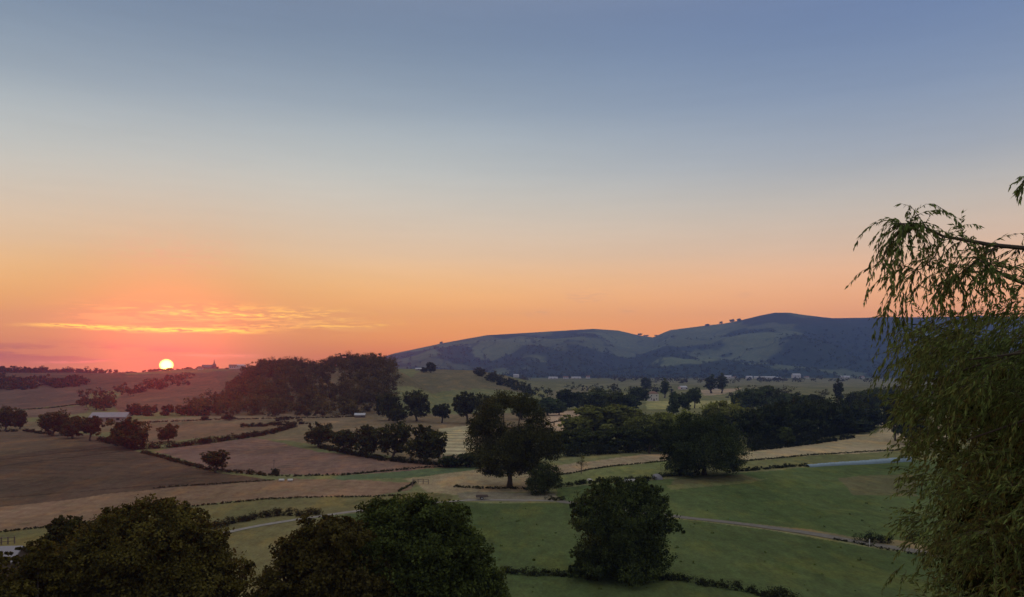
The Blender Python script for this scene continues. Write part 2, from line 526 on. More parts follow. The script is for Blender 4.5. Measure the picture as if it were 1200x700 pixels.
def seen_tree(name, label, px, base, top, wpx, seed, nleaf, leaf, colour, cat='tree', **kw):
    x, y, z = at(px, base)
    h = (base - top) * y / F; w = wpx * y / F
    ms = make_tree(seed, h, w, nleaf, leaf, **kw)
    return put_tree(name, ms, (x, y, z - .05), label, cat, colour=colour, rz=seed)


def lobe_tree(name, label, px, lobes, seed, nleaf, leaf, colour, base=None, depth=None, sig=.14, shell=(.5, 1.12), trunk_r=.3, cat='tree'):
    """a tree whose crown lobes have a measured outline and their own depth"""
    x, y, z = at(px, base) if depth is None else atd(px, depth)
    rng = np.random.default_rng(seed); s = y / F
    C = []; Rr = []
    for lx, ly, rx, rz in lobes:
        for k in range(3):
            dy = rng.uniform(-1, 1) * (.9 * rx * s + 1.2)
            sh = 1 - .18 * k
            C.append(((lx + rng.normal() * 4 * (k > 0) - px) * s, dy * (k > 0) + rng.normal() * .6, EYE - (ly - HZ + 2 * k) * s - z)); Rr.append((rx * s * sh, rx * s * sh, rz * s * sh))
    C = np.array(C); Rr = np.array(Rr)
    V, t = leaves(rng, C, Rr, nleaf, leaf, leaf * .62, sig=sig, shell=shell, zmin=.15, clump=8)
    # loose tufts that break the outline
    nt_ = 70; bi = rng.integers(0, len(C), nt_); dd = rng.normal(size=(nt_, 3)); dd[:, 2] = np.abs(dd[:, 2]) * .8 - .25; dd /= np.linalg.norm(dd, axis=1)[:, None]
    tc_ = C[bi] + dd * Rr[bi] * rng.uniform(.98, 1.2, (nt_, 1)); tr_ = Rr[bi] * rng.uniform(.16, .36, (nt_, 1))
    V2, t2 = leaves(rng, tc_, tr_, int(nleaf * .2), leaf, leaf * .62, sig=.4, shell=(.2, 1.0), zmin=.15)
    V = np.concatenate([V, V2]); t = np.concatenate([t, t2])
    h = V[:, 2].max(); mb = MB()
    tr = [(0, 0, -.4), (.1, 0, h * .12), (-.08, .1, h * .25), (.1, .05, h * .4), (0, 0, h * .6)]
    mb.tube(tr, [trunk_r * 1.5, trunk_r, trunk_r * .85, trunk_r * .65, trunk_r * .35], 9)
    for i, c in enumerate(C[::3]):
        a = np.array(tr[1 + i % 4]); e = c * .93 + a * .07; m_ = (a + e) / 2 + rng.normal(size=3) * .25
        mb.tube([a, m_, e], [trunk_r * .45, trunk_r * .3, .04], 5)
    return put_tree(name, (mb.mesh('trunk', M_BARK), leaf_mesh('crown', V, t, M_LEAF)), (x, y, z), label, cat, colour=colour)


lobe_tree('broadleaf_tree', 'large brownish green tree crown filling the bottom left corner', 165,
          [(175, 608, 33, 20), (140, 620, 30, 24), (210, 622, 30, 26), (235, 648, 34, 32), (264, 680, 26, 32), (180, 655, 60, 48), (120, 648, 36, 38), (95, 672, 42, 38), (60, 692, 42, 36), (200, 700, 85, 46), (150, 602, 20, 13), (195, 598, 20, 11), (226, 612, 15, 13), (168, 594, 12, 8)],
          11, 110000, .24, (.98, .7, .55), depth=62)  # brown of the sun's flare veil is painted into this leaf colour
lobe_tree('broadleaf_tree', 'small dark round tree poking up behind the big brownish corner crown', 80, [(78, 622, 17, 14), (66, 634, 15, 13), (92, 630, 15, 15), (80, 652, 22, 22), (70, 612, 8, 6)], 12, 24000, .24, (.62, .48, .46), depth=74, trunk_r=.16)
lobe_tree('broadleaf_tree', 'low ragged brown tree at the left edge in front of the pale roof', 30, [(44, 655, 18, 12), (6, 694, 26, 18), (45, 678, 28, 24), (20, 706, 40, 22), (22, 672, 18, 5), (50, 642, 13, 10), (12, 655, 15, 4), (34, 648, 8, 5), (-4, 664, 12, 5), (8, 647, 9, 3), (22, 643, 5, 3), (14, 660, 16, 4)], 13, 26000, .22, (1.0, .7, .52), depth=55, trunk_r=.16)  # flare brown put into the leaf colour, as on the corner crown
lobe_tree('broadleaf_tree', 'wide dark green tree crown at the bottom, widest of the near crowns', 490,
          [(480, 600, 32, 17), (514, 604, 26, 17), (445, 606, 27, 17), (536, 628, 22, 24), (555, 655, 22, 26), (564, 684, 26, 24), (500, 640, 48, 38), (452, 650, 46, 42), (520, 685, 48, 38), (460, 702, 56, 38), (428, 625, 26, 22), (494, 589, 14, 7), (460, 592, 13, 7), (540, 603, 10, 9)],
          14, 115000, .24, (.68, .74, .62), depth=66)
lobe_tree('broadleaf_tree', 'brownish tree crown merging into the left side of the widest near crown', 385, [(402, 622, 26, 19), (370, 633, 26, 19), (346, 650, 25, 23), (335, 680, 22, 28), (390, 670, 42, 40), (420, 690, 38, 38), (360, 702, 38, 28), (352, 630, 9, 6), (388, 612, 12, 8)], 15, 66000, .24, (.8, .56, .5), depth=61, trunk_r=.22)
near_tree('shrub', 'low dark shrub in the gap between the two big bottom crowns', 306, 668, 60, 60, 16, 14000, .2, (.7, .55, .5), cat='shrub', bole=.04, lobes=8, sig=.16)
near_tree('shrub', 'bushy green shrub against the right foot of the widest near crown', 574, 655, 54, 70, 17, 15000, .2, (.9, .95, .75), cat='shrub', bole=.04, lobes=8, sig=.16)
lobe_tree('round_tree', 'dense dark tree standing alone on the hedge in the green meadow', 730,
          [(728, 574, 20, 12), (705, 580, 17, 12), (756, 578, 18, 13), (685, 592, 16, 12), (774, 594, 14, 13), (690, 608, 22, 14), (730, 600, 40, 26), (770, 612, 22, 14), (676, 600, 8, 8), (787, 612, 10, 8), (720, 630, 38, 26), (752, 635, 28, 26), (682, 648, 13, 11), (700, 655, 24, 19), (768, 655, 18, 18), (735, 660, 36, 18), (680, 664, 12, 8), (748, 566, 8, 5)],
          18, 80000, .27, (.6, .66, .66), base=679, trunk_r=.4)
lobe_tree('dome_tree', 'broad dome shaped dark tree at the edge of the upper meadow', 825,
          [(822, 500, 24, 15), (800, 508, 19, 15), (845, 507, 21, 15), (859, 526, 12, 15), (788, 526, 13, 17), (825, 525, 38, 23), (800, 540, 21, 13), (850, 541, 18, 12), (794, 548, 12, 6), (812, 491, 9, 5), (838, 492, 10, 5)],
          19, 52000, .38, (.5, .54, .6), base=557, sig=.16, trunk_r=.5)
seen_tree('round_bush', 'smooth round dark bush beside the pale track under the tall oak', 638, 579, 543, 40, 20, 18000, .27, (.58, .6, .6), cat='bush', bole=.02, lobes=9, lobe=.5, sig=.16)

# tall oak with a hole of light in its crown
ox, oy, oz = at(597, 571)
sc_ = oy / F


def oak():
    rng = np.random.default_rng(77)
    L = [(566, 518, 20, 26), (575, 490, 18, 20), (590, 472, 20, 13), (612, 472, 17, 12), (628, 490, 14, 16), (600, 508, 20, 11), (625, 520, 22, 22),
         (648, 520, 14, 16), (588, 528, 26, 18), (608, 535, 22, 16), (570, 545, 13, 11), (640, 508, 14, 14), (560, 500, 12, 14), (578, 478, 12, 9), (618, 508, 16, 14), (600, 520, 24, 18), (645, 535, 12, 8), (575, 549, 15, 9), (624, 546, 18, 11), (603, 549, 20, 9), (588, 547, 14, 8)]
    C = []; Rr = []
    for px, py, rx, rz in L:
        yy = rng.normal() * 3.2
        C.append(((px - 597) * sc_, yy, (571 - py) * sc_)); Rr.append((rx * sc_, max(rx, rz) * sc_ * .9, rz * sc_))
    C = np.array(C); Rr = np.array(Rr)
    V, t = leaves(rng, C, Rr, 70000, .36, .23, sig=.17, shell=(.3, .98))
    q = V.reshape(-1, 4, 3).mean(1)
    hole = ((q[:, 0] - (597 - 597) * sc_) / (7 * sc_)) ** 2 + ((q[:, 2] - (571 - 487) * sc_) / (6.5 * sc_)) ** 2 < 1
    keep = ~hole
    V = V.reshape(-1, 4, 3)[keep].reshape(-1, 3); t = t[keep]
    mb = MB(); r0 = .55
    tr = [(0, 0, -.5), (.15, 0, 1.8), (-.1, .1, 4), (.2, .1, 6.5), (0, 0, 9)]
    mb.tube(tr, [r0 * 1.6, r0, r0 * .9, r0 * .75, r0 * .5], 9)
    for i, c in enumerate(C):
        s = np.array(tr[2 + i % 3]); e = c
        mid = (s + e) / 2 + rng.normal(size=3) * .5
        mb.tube([s, mid, e], [.28, .2, .06], 5)
    return mb.mesh('trunk', M_BARK), leaf_mesh('crown', V, t, M_LEAF)


put_tree('oak_tree', oak(), (ox, oy, oz), 'tall open oak with a gap of light in its crown beside the track', 'tree', colour=(.62, .54, .52))

# ------------------------------------------------------------------ tree prototypes for the middle distance
PROTO = [make_tree(101, 10, 10, 7000, .62, bole=.03, lobes=11, sig=.2), make_tree(102, 10, 11, 7000, .62, bole=.04, lobes=14, lobe=.36, sig=.18),
         make_tree(103, 10, 8, 6500, .6, bole=.04, lobes=13, lobe=.42, top=.7, sig=.2), make_tree(104, 10, 9.5, 6500, .6, bole=.13, lobes=10, lobe=.36, sig=.18)]
POPLAR = make_tree(105, 10, 3, 4200, .45, bole=.01, lobes=14, lobe=.62)
CONE = make_tree(106, 10, 6, 5000, .5, bole=.04, lobes=13, lobe=.45, top=1.4)
WIDTH = [10, 11, 8, 9.5]
rnd = random.Random(5)


def mid_tree(name, label, px, base, top, wpx, k, colour, depth=None, cat='tree', group=None):
    if depth is None:
        x, y, z = at(px, base)
    else:
        x, y, z = atd(px, depth)
    ztop = EYE - (top - HZ) * y / F
    h = max(ztop - z, .8); w = wpx * y / F
    if k == 'P': ms, w0 = POPLAR, 3
    elif k == 'C': ms, w0 = CONE, 6
    else: ms, w0 = PROTO[k], WIDTH[k]
    return put_tree(name, ms, (x, y, z - .1), label, cat, group, (w / w0, w / w0, h / 10), rnd.random() * 6.28, colour)


RED = (.82, .55, .52); DK = (.6, .52, .5); OL = (1.9, 1.65, 1.35); BL = (.75, .83, .98); BK = (.52, .56, .66)  # red tint paints in the sun's veil, blue tints the distance haze
MID = [
    ('round tree standing alone at the left end of the dark tree row', 374, 524, 494, 32, 0, DK),
    ('bushy tree next to the round one in the dark tree row', 405, 532, 500, 34, 1, DK),
    ('slim dark tree with raised tip inside the dark tree row', 431, 535, 494, 30, 2, DK),
    ('tallest bushy tree in the middle of the dark tree row', 462, 538, 491, 44, 1, DK),
    ('wide tree at the right end of the dark tree row before the striped hay field', 500, 542, 497, 46, 0, DK),
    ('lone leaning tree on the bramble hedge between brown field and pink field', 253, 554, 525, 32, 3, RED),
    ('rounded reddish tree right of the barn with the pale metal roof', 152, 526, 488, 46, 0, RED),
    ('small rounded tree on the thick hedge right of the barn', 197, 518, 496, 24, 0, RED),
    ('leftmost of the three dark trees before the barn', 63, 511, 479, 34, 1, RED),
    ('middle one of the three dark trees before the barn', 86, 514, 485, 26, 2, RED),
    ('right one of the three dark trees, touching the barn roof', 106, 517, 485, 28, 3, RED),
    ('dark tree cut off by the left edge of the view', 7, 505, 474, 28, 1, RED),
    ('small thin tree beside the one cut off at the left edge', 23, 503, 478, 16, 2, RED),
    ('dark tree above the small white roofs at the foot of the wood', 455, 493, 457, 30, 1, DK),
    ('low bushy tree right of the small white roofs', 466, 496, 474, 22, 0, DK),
    ('large dark tree with low branches between wood and striped hay field', 488, 494, 454, 34, 1, DK),
    ('small tree on a thin stem below the grassy hill', 518, 496, 471, 24, 3, DK),
    ('tall dark tree with two stems left of the tall oak', 547, 497, 456, 34, 3, DK),
    ('dark leafy tree partly behind the tall oak on its left', 572, 500, 459, 30, 1, DK),
    ('dark clump forming tree on the crest of the grassy hill', 505, 437, 423, 12, 2, DK),
    ('small bushy tree left of the one on the grassy hill crest', 497, 437, 430, 9, 0, DK),
    ('low bush tree under the striped hay field', 528, 548, 532, 26, 0, BK),
    ('dark bush closing the gap between hay field and tall oak', 550, 548, 528, 28, 1, BK),
    ('small pale conical tree in front of the dark tree belt', 921, 523, 498, 22, 'C', (.9, .92, .8)),
    ('dark tree beside the hanging willow at the end of the pale field', 1050, 517, 455, 30, 1, BK),
    ('lower dark tree half hidden by the hanging willow', 1072, 521, 478, 34, 0, BK),
    ('small bush next to the thin pole by the pink field', 323, 558, 548, 10, 0, (.6, .5, .5)),
    ('slim lone tree at the wood edge above the pale strip', 240, 493, 487, 9, 1, RED),
    ('dot like tree at the foot of the wood over the pale strip', 268, 493, 485, 15, 0, RED),
    ('tiny round tree at the foot of the wood by the small white roofs', 360, 488, 481, 9, 0, DK),
]
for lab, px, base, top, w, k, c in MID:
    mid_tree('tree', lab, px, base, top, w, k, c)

# poplars and other separate trees of the far valley
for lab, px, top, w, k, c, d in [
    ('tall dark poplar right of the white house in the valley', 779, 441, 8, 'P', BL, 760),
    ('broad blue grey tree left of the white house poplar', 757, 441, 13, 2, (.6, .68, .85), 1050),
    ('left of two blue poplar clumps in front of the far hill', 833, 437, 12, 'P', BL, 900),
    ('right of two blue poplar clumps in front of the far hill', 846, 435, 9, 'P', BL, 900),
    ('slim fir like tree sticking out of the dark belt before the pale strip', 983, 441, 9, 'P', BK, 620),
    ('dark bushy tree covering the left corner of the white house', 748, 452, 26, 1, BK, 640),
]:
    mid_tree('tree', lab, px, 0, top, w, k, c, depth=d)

# ------------------------------------------------------------------ the dark belts of trees along the stream
GA = 'trees of the dark belt right of the tall oak'
for px, top in ((652, 504), (668, 502), (686, 499), (703, 502), (722, 497), (741, 500), (760, 496), (778, 498), (794, 500)):
    mid_tree('tree', 'low near black tree in the continuous belt right of the tall oak', px + rnd.uniform(-3, 3), 0, top, 36, rnd.randrange(4), (.56, .56, .54), depth=268 + rnd.uniform(-6, 14), group=GA)
GO = 'olive trees rising behind the dark belt'
for px, top, w, c in ((672, 484, 36, OL), (694, 471, 52, OL), (728, 470, 56, OL), (752, 481, 44, (1.5, 1.35, 1.1)), (776, 480, 34, (2.0, 1.8, 1.2)), (798, 479, 34, (2.1, 1.9, 1.2)), (846, 465, 52, OL), (866, 472, 44, OL), (815, 492, 40, (.9, .85, .7))):
    mid_tree('tree', 'soft olive green tree rising behind the dark belt in mid valley', px, 0, top, w, rnd.randrange(4), c, depth=320 + rnd.uniform(-10, 25), group=GO)
GB = 'trees of the dark belt beyond the upper meadow'
for i, (px, top) in enumerate(((878, 476), (894, 470), (912, 466), (930, 463), (948, 464), (966, 462), (984, 466), (1000, 468), (1014, 474), (1022, 482), (886, 490), (905, 492), (940, 488), (975, 490), (1005, 491))):
    x, y, z = at(px, 527 - max(0, (px - 880)) * .135)
    mid_tree('tree', 'blackish tree merging into the dark belt beyond the upper meadow', px, 0, top, 36, rnd.randrange(4), (.45, .48, .56), depth=y + 8 + rnd.uniform(0, 25), group=GB)
GC = 'dusky trees behind the belts in mid valley'
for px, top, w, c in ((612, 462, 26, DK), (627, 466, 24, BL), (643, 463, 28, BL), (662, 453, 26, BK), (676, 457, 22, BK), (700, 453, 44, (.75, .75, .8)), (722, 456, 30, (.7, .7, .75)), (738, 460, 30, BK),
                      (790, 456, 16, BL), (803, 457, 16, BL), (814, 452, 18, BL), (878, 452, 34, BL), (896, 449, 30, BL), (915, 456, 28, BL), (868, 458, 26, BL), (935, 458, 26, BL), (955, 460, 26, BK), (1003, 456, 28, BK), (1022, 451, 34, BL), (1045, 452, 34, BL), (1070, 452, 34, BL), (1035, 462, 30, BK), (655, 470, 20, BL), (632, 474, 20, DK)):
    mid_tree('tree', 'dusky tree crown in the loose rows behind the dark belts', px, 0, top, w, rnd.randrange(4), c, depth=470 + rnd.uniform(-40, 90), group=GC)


# ------------------------------------------------------------------ woods that read as one mass
def wood_mass(name, label, spots, seed, per, leaf, colour, mat=None):
    """spots: (x, y, z, height, width)"""
    rng = np.random.default_rng(seed); VV = []; TT = []
    for x, y, z, h, w in spots:
        k = 4
        C = np.array([(x + rng.normal() * w * .2, y + rng.normal() * w * .2, z + h * (.42 + .28 * rng.random())) for _ in range(k)])
        Rr = np.array([(w * .36, w * .36, h * .36) for _ in range(k)]) * (.8 + .4 * rng.random((k, 1)))
        C[0, 2] = z + h * .3
        V, t = leaves(rng, C, Rr, per, leaf, leaf * .65, sig=.26)
        VV.append(V); TT.append(t * .6 + .4 * rng.random())
    V = np.concatenate(VV); t = np.concatenate(TT)
    org = V.mean(0); org[2] = V[:, 2].min()
    me = leaf_mesh(name, V - org, t, mat or M_WOOD)
    o = link(name, me, None, None, tuple(org)); o.color = (*colour, 1)
    return tag(o, label, 'wood', kind='stuff')


rng = np.random.default_rng(3)
sp = []
while len(sp) < 460:
    px = rng.uniform(268, 462); y = rng.uniform(520, 790)
    if px < 290 and y < 600: continue
    # clearing on the right flank of the hill
    if 362 < px < 425 and 560 < y < 640 and px < 362 + (y - 550) * .9 and rng.random() < .72: continue
    if px > 452 and y > 760: continue
    x, y, z = atd(px, y); h = rng.uniform(7.5, 12.5) * (.75 if px < 290 else 1)
    sp.append((x, y, z - .5, h, h * rng.uniform(.7, 1.0)))
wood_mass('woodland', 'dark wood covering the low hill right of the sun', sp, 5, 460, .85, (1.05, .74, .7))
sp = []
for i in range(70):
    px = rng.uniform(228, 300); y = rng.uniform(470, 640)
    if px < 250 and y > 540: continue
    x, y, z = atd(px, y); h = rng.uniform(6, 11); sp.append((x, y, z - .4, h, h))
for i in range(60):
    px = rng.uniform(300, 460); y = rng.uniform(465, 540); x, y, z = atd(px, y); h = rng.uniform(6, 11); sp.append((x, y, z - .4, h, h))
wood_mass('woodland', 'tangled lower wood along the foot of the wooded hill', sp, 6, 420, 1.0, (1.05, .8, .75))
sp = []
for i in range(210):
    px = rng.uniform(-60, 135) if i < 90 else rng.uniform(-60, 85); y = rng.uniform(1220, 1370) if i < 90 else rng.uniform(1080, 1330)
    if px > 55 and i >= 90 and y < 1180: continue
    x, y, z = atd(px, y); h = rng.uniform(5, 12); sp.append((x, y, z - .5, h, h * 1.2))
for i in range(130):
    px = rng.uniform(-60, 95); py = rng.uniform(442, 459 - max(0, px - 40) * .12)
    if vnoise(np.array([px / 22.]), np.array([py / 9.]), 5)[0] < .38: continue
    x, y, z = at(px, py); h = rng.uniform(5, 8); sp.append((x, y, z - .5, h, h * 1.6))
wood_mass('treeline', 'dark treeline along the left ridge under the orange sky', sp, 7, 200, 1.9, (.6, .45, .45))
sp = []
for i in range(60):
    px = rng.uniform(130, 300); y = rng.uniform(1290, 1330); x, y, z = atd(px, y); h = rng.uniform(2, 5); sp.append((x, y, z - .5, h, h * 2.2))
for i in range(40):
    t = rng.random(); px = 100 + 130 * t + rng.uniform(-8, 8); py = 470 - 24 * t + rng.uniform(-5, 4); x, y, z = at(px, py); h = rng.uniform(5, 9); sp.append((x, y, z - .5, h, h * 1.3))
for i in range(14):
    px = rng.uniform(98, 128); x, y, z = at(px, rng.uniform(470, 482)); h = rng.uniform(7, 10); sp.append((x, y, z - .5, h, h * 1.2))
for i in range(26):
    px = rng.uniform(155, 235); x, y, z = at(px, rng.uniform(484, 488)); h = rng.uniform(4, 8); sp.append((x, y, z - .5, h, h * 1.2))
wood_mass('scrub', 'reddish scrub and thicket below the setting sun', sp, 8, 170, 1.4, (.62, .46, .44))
sp = []
for i in range(46):
    t = rng.random(); px = 558 + 62 * t + rng.uniform(-4, 4); py = 437 + 24 * t + rng.uniform(-2, 3); x, y, z = at(px, py); h = rng.uniform(6, 9); sp.append((x, y, z - .5, h, h * 1.2))
wood_mass('woodland', 'strip of dark wood running down the right of the grassy hill', sp, 9, 200, 1.5, (.55, .55, .6))
sp = []
for i in range(240):
    px = rng.uniform(610, 1130); y = rng.uniform(1500, 2700); x, y, z = atd(px, y)
    if fbm(np.array([x / 160]), np.array([y / 420]), 88, 2)[0] < .47: continue
    h = rng.uniform(6, 12); sp.append((x, y, z - .5, h, h * rng.uniform(1.2, 2.4)))
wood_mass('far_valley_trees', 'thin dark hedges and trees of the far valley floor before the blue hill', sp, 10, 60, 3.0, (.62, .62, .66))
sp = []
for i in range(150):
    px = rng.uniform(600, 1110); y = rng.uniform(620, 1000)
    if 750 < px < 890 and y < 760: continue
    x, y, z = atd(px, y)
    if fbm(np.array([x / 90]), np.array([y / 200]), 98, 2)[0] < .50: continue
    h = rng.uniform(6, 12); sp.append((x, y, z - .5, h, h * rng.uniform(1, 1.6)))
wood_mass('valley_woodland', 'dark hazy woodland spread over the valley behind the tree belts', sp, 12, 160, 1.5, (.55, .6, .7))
# woods and hedges on the blue hill
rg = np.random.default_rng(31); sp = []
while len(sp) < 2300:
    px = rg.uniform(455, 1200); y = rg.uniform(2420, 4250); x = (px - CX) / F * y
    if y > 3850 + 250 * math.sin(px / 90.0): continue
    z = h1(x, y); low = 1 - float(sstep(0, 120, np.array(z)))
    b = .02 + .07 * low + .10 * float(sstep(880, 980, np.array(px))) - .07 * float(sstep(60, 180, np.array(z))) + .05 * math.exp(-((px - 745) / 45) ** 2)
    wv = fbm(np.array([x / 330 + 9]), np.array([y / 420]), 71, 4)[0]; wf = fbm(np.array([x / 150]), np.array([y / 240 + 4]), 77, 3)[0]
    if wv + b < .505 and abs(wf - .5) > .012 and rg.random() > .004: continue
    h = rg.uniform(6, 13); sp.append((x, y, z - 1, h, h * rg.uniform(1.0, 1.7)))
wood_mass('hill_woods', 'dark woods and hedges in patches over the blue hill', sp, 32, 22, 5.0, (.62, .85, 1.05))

# separate trees on the skylines
for lab, px, top, w, d in [
    ('tiny tree on the skyline of the long left slope of the blue hill', 517, 400, 4.5, 4300),
    ('small skyline tree just left of the saddle in the blue hill', 750, 390.5, 6, 4480),
    ('low skyline bush on the left lip of the saddle', 757, 392.5, 7, 4480),
    ('skyline tree at the bottom of the saddle in the blue hill', 769, 392.5, 5, 4450),
    ('small skyline tree on the shoulder right of the saddle', 829, 379.5, 6, 4270),
    ('pointed skyline tree halfway up to the summit of the blue hill', 845, 376.5, 4.5, 4270),
    ('left one of the tree pair below the summit skyline', 858, 374, 6, 4250),
    ('right one of the tree pair below the summit skyline', 866, 373, 5, 4250),
    ('lone tree standing up from the left ridge left of the sun', 112, 433.5, 6, 1310),
    ('broad tree crown on the left ridge skyline near the view edge', 62, 436, 10, 1310),
    ('low round tree on the left ridge skyline between the two others', 79, 437.5, 7, 1310),
]:
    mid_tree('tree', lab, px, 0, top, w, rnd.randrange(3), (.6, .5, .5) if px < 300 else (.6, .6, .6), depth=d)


# ------------------------------------------------------------------ hedges
def hedge(label, pts, hpx, colour=(.8, .62, .58), seed=0, dens=1.0, name='hedge', gaps=0., hm=None):
    rng = np.random.default_rng(seed + 500)
    P = [np.array(at(*p)) for p in pts]
    C = []; Rr = []
    ym = np.mean([p[1] for p in P]); h = hm or hpx * ym / F
    for a, b in zip(P[:-1], P[1:]):
        n = max(2, int(np.linalg.norm((b - a)[:2]) / (h * .4)))
        for k in range(n):
            if rng.random() < gaps: continue
            q = a + (b - a) * (k + rng.random()) / n
            q[0] += rng.normal() * h * .12; q[1] += rng.normal() * h * .25
            hh = h * rng.uniform(.65, 1.15)
            q[2] = h1(q[0], q[1]) + hh * .42
            C.append(q); Rr.append((h * .62, h * .62, hh * .52))
    C = np.array(C); Rr = np.array(Rr)
    leaf = max(.16, min(.9, ym / F * 1.25)); leaf = min(leaf, h * .45)
    n = int(sum(r[0] * r[2] for r in Rr) * 9 / (leaf * leaf * .62) * dens)
    n = min(max(n, 150), 30000)
    V, t = leaves(rng, C, Rr, n, leaf, leaf * .65, sig=.3, shell=(.2, 1))
    org = C.mean(0); org[2] = h1(org[0], org[1])
    o = link(name, leaf_mesh(name, V - org, t, M_HEDGE), None, None, tuple(org)); o.color = (*colour, 1)
    return tag(o, label, 'hedge')


hedge('thin dark hedge line along the lower edge of the tan stubble strip', [(-30, 628), (70, 617), (220, 594.5), (310, 586), (372, 583.5), (470, 581)], 2.6, seed=1)
hedge('thin dark line of growth along the top edge of the tan strip', [(180, 573), (215, 570), (290, 565.5), (322, 563)], 2, seed=2)
hedge('bramble hedge with bushy lumps between brown field and pink field', [(166, 531), (200, 540), (236, 550), (262, 553), (300, 557), (330, 558)], 5, seed=3, gaps=.25)
hedge('thick dark hedge along the top of the pink field', [(118, 517), (160, 527), (200, 525), (250, 519), (292, 513), (320, 508), (345, 501)], 7, colour=(.7, .5, .48), seed=4)
hedge('bushy double hedge across the pale middle fields', [(283, 501), (310, 500), (335, 498), (362, 497)], 6, colour=(.7, .52, .5), seed=5)
hedge('ragged hedge end beside the round tree in the pale middle fields', [(322, 494), (350, 491)], 5, colour=(.75, .56, .52), seed=6, gaps=.2)
hedge('long thin dark hedge line right of the barn', [(146, 496), (200, 494.5), (300, 491.5), (352, 490.5), (420, 488)], 2, colour=(.7, .5, .48), seed=7)
hedge('thin dark hedge line crossing the left hillside', [(22, 481), (60, 478.5), (97, 474)], 1.5, colour=(.7, .5, .5), seed=8)
hedge('dark hedge along the lower right edge of the pink field', [(335, 559), (400, 557.5), (440, 553.5), (490, 549), (545, 546)], 2.5, seed=9, colour=(.6, .58, .55))
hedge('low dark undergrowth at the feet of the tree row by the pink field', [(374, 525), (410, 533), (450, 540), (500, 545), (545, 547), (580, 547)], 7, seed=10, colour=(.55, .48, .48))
hedge('thin dark hedge line between straw strip and green strip', [(655, 557.5), (690, 551), (720, 546.5), (760, 543), (788, 540.5)], 2, seed=11, colour=(.7, .7, .65))
hedge('thin dark fence line hedge below the pale field right of the dome tree', [(868, 541.5), (945, 534), (1000, 531), (1080, 526.5)], 2, seed=12, colour=(.7, .7, .65))
hedge('dark hedge band running from dome tree to the pale blue plastic strip', [(868, 553), (900, 550), (945, 546)], 4.5, seed=13, colour=(.5, .5, .5))
hedge('dark hedge along the bottom meadow left of the lone dense tree', [(590, 672), (620, 675), (660, 676), (700, 681)], 9, seed=14, colour=(.5, .5, .5))
hedge('dark hedge trailing down right from the lone dense tree', [(760, 680), (800, 682), (840, 688), (880, 695), (910, 703)], 9, seed=15, colour=(.5, .5, .5))
hedge('dark hedge behind the pale track between the two big bottom crowns', [(240, 622), (270, 615), (300, 608), (330, 604), (352, 605), (380, 603)], 9, seed=16, colour=(.55, .45, .45))
hedge('dark scrubby hedge between green strip and upper meadow', [(655, 572), (690, 566), (720, 565), (755, 564), (780, 559), (820, 557)], 6, seed=17, colour=(.55, .55, .5), gaps=.1)
hedge('low dark growth in the grass under the tall oak', [(532, 571), (560, 573), (600, 573), (625, 575)], 3.2, seed=18, colour=(.6, .58, .5))
hedge('dark low bush cluster beside the track near the willow', [(1006, 634), (1020, 636), (1036, 636), (1050, 637)], 12, seed=19, colour=(.38, .4, .42), name='bush_cluster')
hedge('small dark bushes by the track just left of the willow', [(1062, 634), (1085, 633)], 9, seed=20, colour=(.6, .62, .5), name='bush_cluster')
hedge('dark rounded bush at the end of the bottom hedge', [(907, 706), (918, 704), (930, 706)], 17, seed=21, colour=(.42, .44, .42), name='bush')
hedge('low bank of dark weeds along the stony track on the right', [(975, 633), (1000, 637), (1040, 645), (1095, 654)], 3, seed=22, colour=(.6, .58, .55), gaps=.3)
hedge('short dark scrub line in the pinkish field right of the tall oak', [(636, 498), (650, 495), (668, 493)], 1.6, seed=23, colour=(.6, .5, .5))
hedge('bushy growth at the field corner by the rail fence', [(466, 577), (478, 571), (486, 566)], 3, seed=24, colour=(.8, .78, .6), gaps=.2)
hedge('row of low bushes before the dark belt at the pale field edge', [(880, 529), (905, 526.5), (950, 521), (1000, 513)], 5, seed=25, colour=(.42, .44, .46))
hedge('small tufted bush beside the round dark bush on the track', [(642, 587), (652, 587), (662, 587)], 6, seed=26, colour=(.8, .76, .68), name='bush')
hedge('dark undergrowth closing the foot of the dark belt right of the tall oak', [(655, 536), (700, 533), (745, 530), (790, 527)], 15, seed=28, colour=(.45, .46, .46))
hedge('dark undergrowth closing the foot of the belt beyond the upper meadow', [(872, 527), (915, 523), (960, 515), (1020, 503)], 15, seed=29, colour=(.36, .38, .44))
hedge('loose dark bushes under the trees at the left edge', [(-10, 506), (30, 506), (60, 510)], 4, seed=27, colour=(.75, .55, .52), gaps=.3)

# ------------------------------------------------------------------ tussocks in the meadows
rng = np.random.default_rng(44)
C = []; Rr = []
while len(C) < 130:
    px = rng.uniform(560, 1120); py = rng.uniform(585, 705)
    x, y, z = at(px, py); s = rng.uniform(.1, .3)
    C.append((x, y, z + s * .3)); Rr.append((s, s, s * .6))
V, t = leaves(rng, np.array(C), np.array(Rr), 5000, .18, .09, sig=.35, shell=(.1, 1))
o = link('meadow_tussocks', leaf_mesh('meadow_tussocks', V, t, M_HEDGE)); o.color = (1.7, 2.0, 1.2, 1)
tag(o, 'small scattered tussocks of coarse grass in the green meadows', 'grass', kind='stuff')


